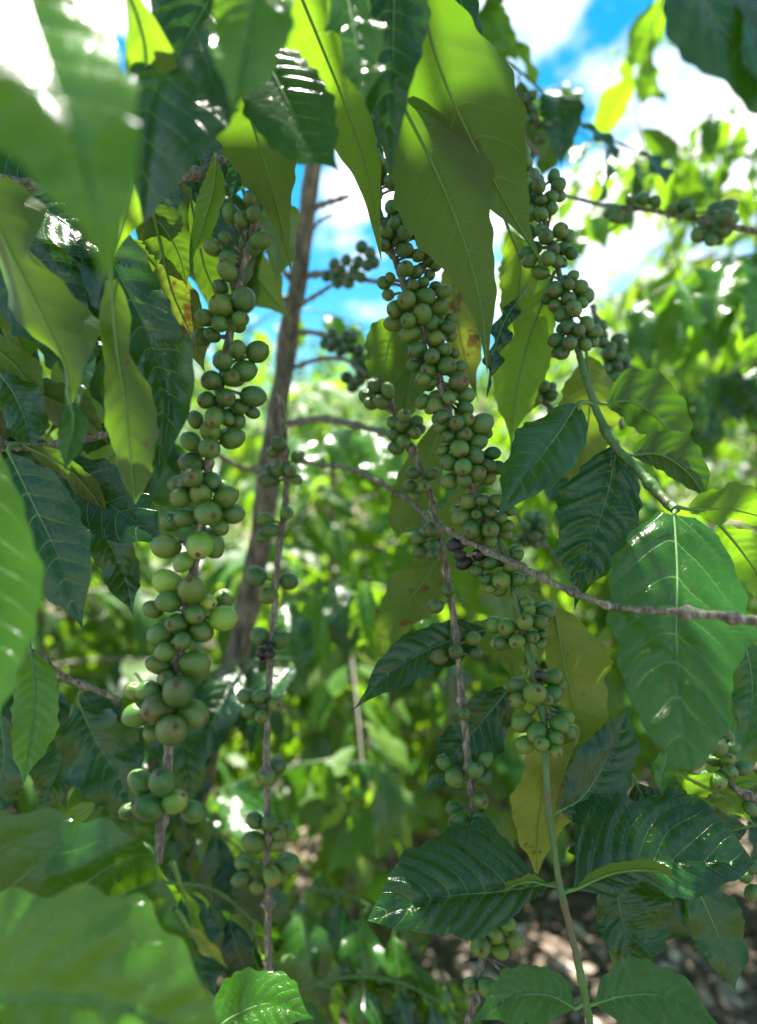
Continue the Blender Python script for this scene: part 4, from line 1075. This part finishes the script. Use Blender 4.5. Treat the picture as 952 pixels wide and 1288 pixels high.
leaf(L5, [(236, 1165), (252, 1185), (268, 1202), (287, 1217)], (9, 12), .36, 'under', .4, 0, (.8, 1, 0), rows=40)
L6 = hang('short shoot rising at the bottom edge with a green leaf left of centre', [(200, 1350, .43), (250, 1330, .43), (300, 1340, .43)])
leaf(L6, [(255, 1305), (300, 1275), (345, 1262), (396, 1282)], (40, 32), .42, 'top', .9, 0, (0, .85, .1), wave=.08, corr=.08)

# leaves of the thin middle and the central branches
leaf(D, [(512, 392), (492, 425), (484, 460), (476, 508)], (30, 30), .56, 'under', .3, .1, (.05, .45, .1), corr=.08)
leaf(D, [(520, 400), (520, 450), (512, 500), (505, 548)], (24, 22), .58, 'under', .3, -.3, (.05, .2, .1))
leaf(D, [(570, 320), (572, 370), (580, 430), (602, 508)], (22, 30), .56, 'under', .3, 0, (.55, .5, 1.0), label='browned withered leaf')
leaf(D, [(560, 520), (530, 600), (510, 650), (498, 680)], (28, 26), .585, 'under', .3, 0, (.15, .3, .5))
leaf(D, [(560, 690), (530, 735), (500, 775), (477, 832)], (34, 34), .58, 'under', .3, 0, (.12, .4, .9), corr=.06)
leaf(D, [(590, 610), (560, 680), (545, 720), (540, 780)], (34, 28), .60, 'under', .3, 0, (.15, .4, .3), corr=.05)
leaf(D, [(690, 362), (666, 425), (650, 490), (642, 562)], (36, 34), .54, 'under', .3, .15, (.12, .95, .25), corr=.09, wave=.12)
leaf(D, [(655, 372), (634, 405), (620, 450), (612, 502)], (11, 12), .55, 'top', .3, .9, (0, 0, .4), wave=.6, wfreq=4, rows=60)
leaf(D, [(640, 290), (654, 330), (650, 380), (632, 420)], (26, 22), .56, 'under', .3, .1, (.25, .9, .4))
leaf(D, [(668, 320), (675, 350), (660, 400), (640, 440)], (20, 18), .58, 'under', .3, .1, (.03, .2, .2))

# leaves on the right green shoot
leaf(E, [(726, 508), (700, 548), (668, 590), (622, 655)], (40, 38), .50, 'top', .85, .15, (0, .4, .2), fold=.25, wave=.12, wfreq=2, corr=.06, curl=-.15, nv=9)
leaf(E, [(728, 512), (726, 545), (712, 580), (690, 620)], (8, 12), .495, 'under', .4, .3, (.05, .5, .2), wave=.3)
leaf(E, [(738, 448), (742, 500), (735, 560), (716, 625)], (38, 38), .56, 'under', .3, .1, (.28, .45, .5), corr=.06)
leaf(E, [(762, 508), (795, 506), (835, 535), (864, 585)], (26, 44), .53, 'under', .3, 0, (.0, .15, .1), corr=.14, nv=8, wave=.06)
leaf(E, [(795, 572), (830, 572), (865, 595), (892, 634)], (18, 34), .51, 'under', .3, 0, (.0, .1, .1), corr=.12, nv=8, wave=.06)
leaf(E, [(777, 560), (763, 625), (744, 685), (722, 768)], (56, 46), .50, 'top', .32, -.05, (0, .2, .45), fold=.12, wave=.06, wfreq=3, corr=.17, nv=11, rows=120)
leaf(E, [(848, 648), (852, 720), (851, 800), (857, 880), (868, 968)], ([26, 64, 80, 87, 87, 72, 62, 48, 16], [26, 70, 84, 88, 86, 68, 56, 40, 10]), .45, 'top', .75, .04, (0, .6, .25), fold=.05, wave=.03, wfreq=2.6, corr=.07, nv=8, rows=150, cols=13)
leaf(E, [(866, 640), (900, 640), (940, 645), (1000, 665)], (18, 30), .465, 'under', .6, 0, (.02, .8, .1), corr=.05)
leaf(E, [(905, 660), (930, 690), (955, 725), (985, 770)], (28, 26), .49, 'under', .4, .1, (.02, .7, .1), corr=.06)
leaf(E, [(930, 790), (944, 840), (945, 890), (935, 945)], (26, 40), .50, 'top', .4, -.1, (0, .45, .1), corr=.06)

# leaves on the lower green shoot
leaf(G, [(612, 792), (560, 808), (502, 838), (442, 895)], (26, 30), .54, 'top', .55, 0, (0, .15, .1), fold=.25, wave=.10, corr=.08)
leaf(G, [(560, 800), (600, 800), (640, 820), (650, 870)], (22, 20), .56, 'under', .3, 0, (.15, .4, .3))
leaf(G, [(644, 862), (608, 905), (570, 950), (527, 1006)], (30, 38), .55, 'top', .3, 0, (0, .12, .1), corr=.07)
leaf(G, [(660, 850), (640, 900), (620, 940), (598, 975)], (14, 16), .54, 'under', .3, 0, (.25, .6, .3))
leaf(G, [(697, 765), (708, 830), (722, 890), (740, 965)], (22, 56), .50, 'under', .3, 0, (.30, .45, .65), corr=.05, nv=9, label='yellowing leaf with brown blotches')
leaf(G, [(690, 915), (684, 980), (676, 1040), (674, 1108)], (34, 44), .51, 'under', .3, 0, (.55, .8, .8), corr=.04, nv=9, label='yellow drying leaf with brown edge')
leaf(G, [(725, 930), (712, 965), (700, 1000), (700, 1040)], (26, 24), .50, 'under', .3, .1, (.45, .6, .8))
leaf(G, [(704, 1020), (735, 1000), (768, 945), (792, 886)], (44, 38), .485, 'top', .35, .2, (0, .15, .2), corr=.08, wave=.08, fold=.2)
leaf(G, [(755, 985), (757, 1040), (764, 1080), (770, 1120)], (44, 42), .53, 'top', .3, 0, (0, .08, .2), corr=.05)
leaf(G, [(800, 985), (816, 1015), (835, 1045), (858, 1070)], (30, 28), .52, 'top', .3, 0, (0, .08, .2))
leaf(G, [(690, 1112), (632, 1121), (548, 1130), (462, 1158)], ([2, 18, 45, 60, 62, 60, 52, 38, 20, 0], [2, 8, 16, 26, 34, 36, 32, 26, 14, 0]), .475, 'top', 1.0, 0, (0, .18, .35), fold=.10, wave=.05, wfreq=2.2, corr=.12, nv=10, rows=150, cols=12, pet=(706, 1126, .443))
leaf(G, [(690, 1113), (668, 1108), (648, 1112), (630, 1122)], (9, 8), .468, 'under', .6, 0, (.1, .8, .1), rows=40)
leaf(G, [(722, 1118), (780, 1094), (850, 1082), (950, 1086)], ([2, 10, 20, 14, 16, 28, 34, 30, 18, 0], [2, 25, 55, 62, 62, 58, 60, 58, 40, 0]), .455, 'top', 1.0, 0, (0, .2, .35), fold=.18, wave=.06, wfreq=2.0, corr=.12, nv=9, rows=150, cols=12, pet=(709, 1124, .443))
leaf(G, [(724, 1118), (770, 1098), (820, 1094), (858, 1108)], (6, 15), .445, 'under', .6, 0, (.06, .6, .1), wave=.05, rows=50, pet=(709, 1124, .443))
leaf(G, [(770, 1088), (778, 1135), (788, 1180), (802, 1240)], (34, 62), .50, 'top', .35, 0, (0, .22, .2), corr=.08, wave=.12, fold=.2)
leaf(G, [(775, 1150), (779, 1190), (782, 1220), (782, 1262)], (12, 26), .52, 'under', .35, 0, (.06, .3, .2))
leaf(G, [(868, 1100), (892, 1150), (910, 1195), (925, 1250)], (34, 38), .50, 'top', .35, .1, (0, .3, .1), corr=.03, wave=.14)
leaf(G, [(750, 1262), (790, 1252), (840, 1255), (915, 1298)], (34, 30), .43, 'top', .9, 0, (0, .55, .1), corr=.04, wave=.06)
leaf(G, [(722, 1268), (690, 1252), (645, 1255), (588, 1288)], (24, 26), .43, 'top', .9, 0, (0, .6, .1), corr=.04, wave=.06)
leaf(G, [(745, 1040), (738, 1020), (735, 990), (740, 960)], (26, 20), .56, 'under', .3, 0, (.5, .7, .4))
leaf(R1, [(850, 972), (880, 985), (915, 1005), (952, 1040)], (20, 14), .50, 'under', .6, 0, (.04, .85, .2))
leaf(R1, [(905, 1010), (880, 990), (850, 985), (815, 985)], (12, 14), .52, 'top', .6, 0, (0, .8, .1))
leaf(R1, [(840, 940), (836, 960), (832, 975), (832, 1000)], (14, 16), .50, 'top', .5, .1, (0, .9, .1), rows=40)
leaf(R1, [(940, 1040), (900, 1050), (860, 1060), (800, 1060)], (30, 24), .56, 'top', .3, 0, (0, .1, .1))
leaf(R1, [(960, 985), (930, 985), (900, 1000), (868, 1020)], (18, 18), .55, 'under', .6, 0, (.04, .85, .2))

# dark leaves filling the gaps behind the top left leaves
leaf(Lf, [(-50, 120), (0, 165), (50, 215), (108, 262)], (58, 52), .48, 'top', .25, .1, (0, .1, 0), wave=.1, corr=.05)
leaf(Lf, [(140, 130), (170, 190), (200, 240), (215, 300)], (46, 40), .50, 'top', .2, -.1, (0, .05, .1), wave=.15, corr=.05)
leaf(Lf, [(215, 120), (240, 170), (255, 215), (262, 262)], (34, 40), .49, 'top', .2, -.1, (0, .05, .1), wave=.15, corr=.05)
leaf(Lf, [(300, 130), (305, 175), (300, 215), (290, 255)], (26, 26), .53, 'top', .2, 0, (0, .1, .1), wave=.15, corr=.05)
leaf(D, [(452, 130), (462, 170), (468, 205), (474, 240)], (20, 18), .56, 'top', .2, 0, (0, .1, .1), wave=.15)
# ================================================================== dimmer branches between the near ones and the plantation
random.seed(5); rng = np.random.default_rng(5)
TM = []
def make_templates():
    for k in range(9):
        droop = [0.5, 0.9, 1.3][k % 3] + random.uniform(-.15, .15)
        rows = 44
        s = np.linspace(0, 1, rows)
        M = np.stack([0.06 * np.sin(2.5 * s + k), s * (1 - 0.18 * droop * s), -droop * 0.42 * s ** 2], 1)
        M /= np.sum(np.linalg.norm(np.diff(M, axis=0), axis=1))
        M *= 0.15
        T = np.gradient(M, axis=0); Nn = np.cross(np.array([1.0, 0, 0]), T); Nn /= np.linalg.norm(Nn, axis=1)[:, None]
        w = random.uniform(.19, .24) * .15
        V, F, uv, vein, Nr = leaf_sheet(M, Nn, w, w, 9, 6, random.uniform(.1, .4), random.uniform(.15, .3), random.uniform(1.5, 3), .09, 0, k * 1.9)
        pet = np.array([[0, -0.012, -0.002], [0, -.006, 0]])
        full = np.vstack([pet, (M - Nr * .0003)[:-1:3]])
        tv, tf, _ = tube(full, np.linspace(.0013, .0003, len(full)), 5, cap=False); tf = np.array(tf)
        row = []
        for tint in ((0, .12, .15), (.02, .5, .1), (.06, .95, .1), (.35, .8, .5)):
            o = mesh_obj('leaf', np.vstack([V, tv]), np.vstack([F, tf + len(V)]), [M_LEAF, M_RIB], None, np.vstack([uv, np.zeros((len(tv), 2))]), np.vstack([vein, np.zeros((len(tv), 2))]), np.array(tint, dtype=np.float32), np.concatenate([np.zeros(len(F)), np.ones(len(tf))]))
            row.append(o.data); bpy.data.objects.remove(o)
        TM.append(row)
make_templates()

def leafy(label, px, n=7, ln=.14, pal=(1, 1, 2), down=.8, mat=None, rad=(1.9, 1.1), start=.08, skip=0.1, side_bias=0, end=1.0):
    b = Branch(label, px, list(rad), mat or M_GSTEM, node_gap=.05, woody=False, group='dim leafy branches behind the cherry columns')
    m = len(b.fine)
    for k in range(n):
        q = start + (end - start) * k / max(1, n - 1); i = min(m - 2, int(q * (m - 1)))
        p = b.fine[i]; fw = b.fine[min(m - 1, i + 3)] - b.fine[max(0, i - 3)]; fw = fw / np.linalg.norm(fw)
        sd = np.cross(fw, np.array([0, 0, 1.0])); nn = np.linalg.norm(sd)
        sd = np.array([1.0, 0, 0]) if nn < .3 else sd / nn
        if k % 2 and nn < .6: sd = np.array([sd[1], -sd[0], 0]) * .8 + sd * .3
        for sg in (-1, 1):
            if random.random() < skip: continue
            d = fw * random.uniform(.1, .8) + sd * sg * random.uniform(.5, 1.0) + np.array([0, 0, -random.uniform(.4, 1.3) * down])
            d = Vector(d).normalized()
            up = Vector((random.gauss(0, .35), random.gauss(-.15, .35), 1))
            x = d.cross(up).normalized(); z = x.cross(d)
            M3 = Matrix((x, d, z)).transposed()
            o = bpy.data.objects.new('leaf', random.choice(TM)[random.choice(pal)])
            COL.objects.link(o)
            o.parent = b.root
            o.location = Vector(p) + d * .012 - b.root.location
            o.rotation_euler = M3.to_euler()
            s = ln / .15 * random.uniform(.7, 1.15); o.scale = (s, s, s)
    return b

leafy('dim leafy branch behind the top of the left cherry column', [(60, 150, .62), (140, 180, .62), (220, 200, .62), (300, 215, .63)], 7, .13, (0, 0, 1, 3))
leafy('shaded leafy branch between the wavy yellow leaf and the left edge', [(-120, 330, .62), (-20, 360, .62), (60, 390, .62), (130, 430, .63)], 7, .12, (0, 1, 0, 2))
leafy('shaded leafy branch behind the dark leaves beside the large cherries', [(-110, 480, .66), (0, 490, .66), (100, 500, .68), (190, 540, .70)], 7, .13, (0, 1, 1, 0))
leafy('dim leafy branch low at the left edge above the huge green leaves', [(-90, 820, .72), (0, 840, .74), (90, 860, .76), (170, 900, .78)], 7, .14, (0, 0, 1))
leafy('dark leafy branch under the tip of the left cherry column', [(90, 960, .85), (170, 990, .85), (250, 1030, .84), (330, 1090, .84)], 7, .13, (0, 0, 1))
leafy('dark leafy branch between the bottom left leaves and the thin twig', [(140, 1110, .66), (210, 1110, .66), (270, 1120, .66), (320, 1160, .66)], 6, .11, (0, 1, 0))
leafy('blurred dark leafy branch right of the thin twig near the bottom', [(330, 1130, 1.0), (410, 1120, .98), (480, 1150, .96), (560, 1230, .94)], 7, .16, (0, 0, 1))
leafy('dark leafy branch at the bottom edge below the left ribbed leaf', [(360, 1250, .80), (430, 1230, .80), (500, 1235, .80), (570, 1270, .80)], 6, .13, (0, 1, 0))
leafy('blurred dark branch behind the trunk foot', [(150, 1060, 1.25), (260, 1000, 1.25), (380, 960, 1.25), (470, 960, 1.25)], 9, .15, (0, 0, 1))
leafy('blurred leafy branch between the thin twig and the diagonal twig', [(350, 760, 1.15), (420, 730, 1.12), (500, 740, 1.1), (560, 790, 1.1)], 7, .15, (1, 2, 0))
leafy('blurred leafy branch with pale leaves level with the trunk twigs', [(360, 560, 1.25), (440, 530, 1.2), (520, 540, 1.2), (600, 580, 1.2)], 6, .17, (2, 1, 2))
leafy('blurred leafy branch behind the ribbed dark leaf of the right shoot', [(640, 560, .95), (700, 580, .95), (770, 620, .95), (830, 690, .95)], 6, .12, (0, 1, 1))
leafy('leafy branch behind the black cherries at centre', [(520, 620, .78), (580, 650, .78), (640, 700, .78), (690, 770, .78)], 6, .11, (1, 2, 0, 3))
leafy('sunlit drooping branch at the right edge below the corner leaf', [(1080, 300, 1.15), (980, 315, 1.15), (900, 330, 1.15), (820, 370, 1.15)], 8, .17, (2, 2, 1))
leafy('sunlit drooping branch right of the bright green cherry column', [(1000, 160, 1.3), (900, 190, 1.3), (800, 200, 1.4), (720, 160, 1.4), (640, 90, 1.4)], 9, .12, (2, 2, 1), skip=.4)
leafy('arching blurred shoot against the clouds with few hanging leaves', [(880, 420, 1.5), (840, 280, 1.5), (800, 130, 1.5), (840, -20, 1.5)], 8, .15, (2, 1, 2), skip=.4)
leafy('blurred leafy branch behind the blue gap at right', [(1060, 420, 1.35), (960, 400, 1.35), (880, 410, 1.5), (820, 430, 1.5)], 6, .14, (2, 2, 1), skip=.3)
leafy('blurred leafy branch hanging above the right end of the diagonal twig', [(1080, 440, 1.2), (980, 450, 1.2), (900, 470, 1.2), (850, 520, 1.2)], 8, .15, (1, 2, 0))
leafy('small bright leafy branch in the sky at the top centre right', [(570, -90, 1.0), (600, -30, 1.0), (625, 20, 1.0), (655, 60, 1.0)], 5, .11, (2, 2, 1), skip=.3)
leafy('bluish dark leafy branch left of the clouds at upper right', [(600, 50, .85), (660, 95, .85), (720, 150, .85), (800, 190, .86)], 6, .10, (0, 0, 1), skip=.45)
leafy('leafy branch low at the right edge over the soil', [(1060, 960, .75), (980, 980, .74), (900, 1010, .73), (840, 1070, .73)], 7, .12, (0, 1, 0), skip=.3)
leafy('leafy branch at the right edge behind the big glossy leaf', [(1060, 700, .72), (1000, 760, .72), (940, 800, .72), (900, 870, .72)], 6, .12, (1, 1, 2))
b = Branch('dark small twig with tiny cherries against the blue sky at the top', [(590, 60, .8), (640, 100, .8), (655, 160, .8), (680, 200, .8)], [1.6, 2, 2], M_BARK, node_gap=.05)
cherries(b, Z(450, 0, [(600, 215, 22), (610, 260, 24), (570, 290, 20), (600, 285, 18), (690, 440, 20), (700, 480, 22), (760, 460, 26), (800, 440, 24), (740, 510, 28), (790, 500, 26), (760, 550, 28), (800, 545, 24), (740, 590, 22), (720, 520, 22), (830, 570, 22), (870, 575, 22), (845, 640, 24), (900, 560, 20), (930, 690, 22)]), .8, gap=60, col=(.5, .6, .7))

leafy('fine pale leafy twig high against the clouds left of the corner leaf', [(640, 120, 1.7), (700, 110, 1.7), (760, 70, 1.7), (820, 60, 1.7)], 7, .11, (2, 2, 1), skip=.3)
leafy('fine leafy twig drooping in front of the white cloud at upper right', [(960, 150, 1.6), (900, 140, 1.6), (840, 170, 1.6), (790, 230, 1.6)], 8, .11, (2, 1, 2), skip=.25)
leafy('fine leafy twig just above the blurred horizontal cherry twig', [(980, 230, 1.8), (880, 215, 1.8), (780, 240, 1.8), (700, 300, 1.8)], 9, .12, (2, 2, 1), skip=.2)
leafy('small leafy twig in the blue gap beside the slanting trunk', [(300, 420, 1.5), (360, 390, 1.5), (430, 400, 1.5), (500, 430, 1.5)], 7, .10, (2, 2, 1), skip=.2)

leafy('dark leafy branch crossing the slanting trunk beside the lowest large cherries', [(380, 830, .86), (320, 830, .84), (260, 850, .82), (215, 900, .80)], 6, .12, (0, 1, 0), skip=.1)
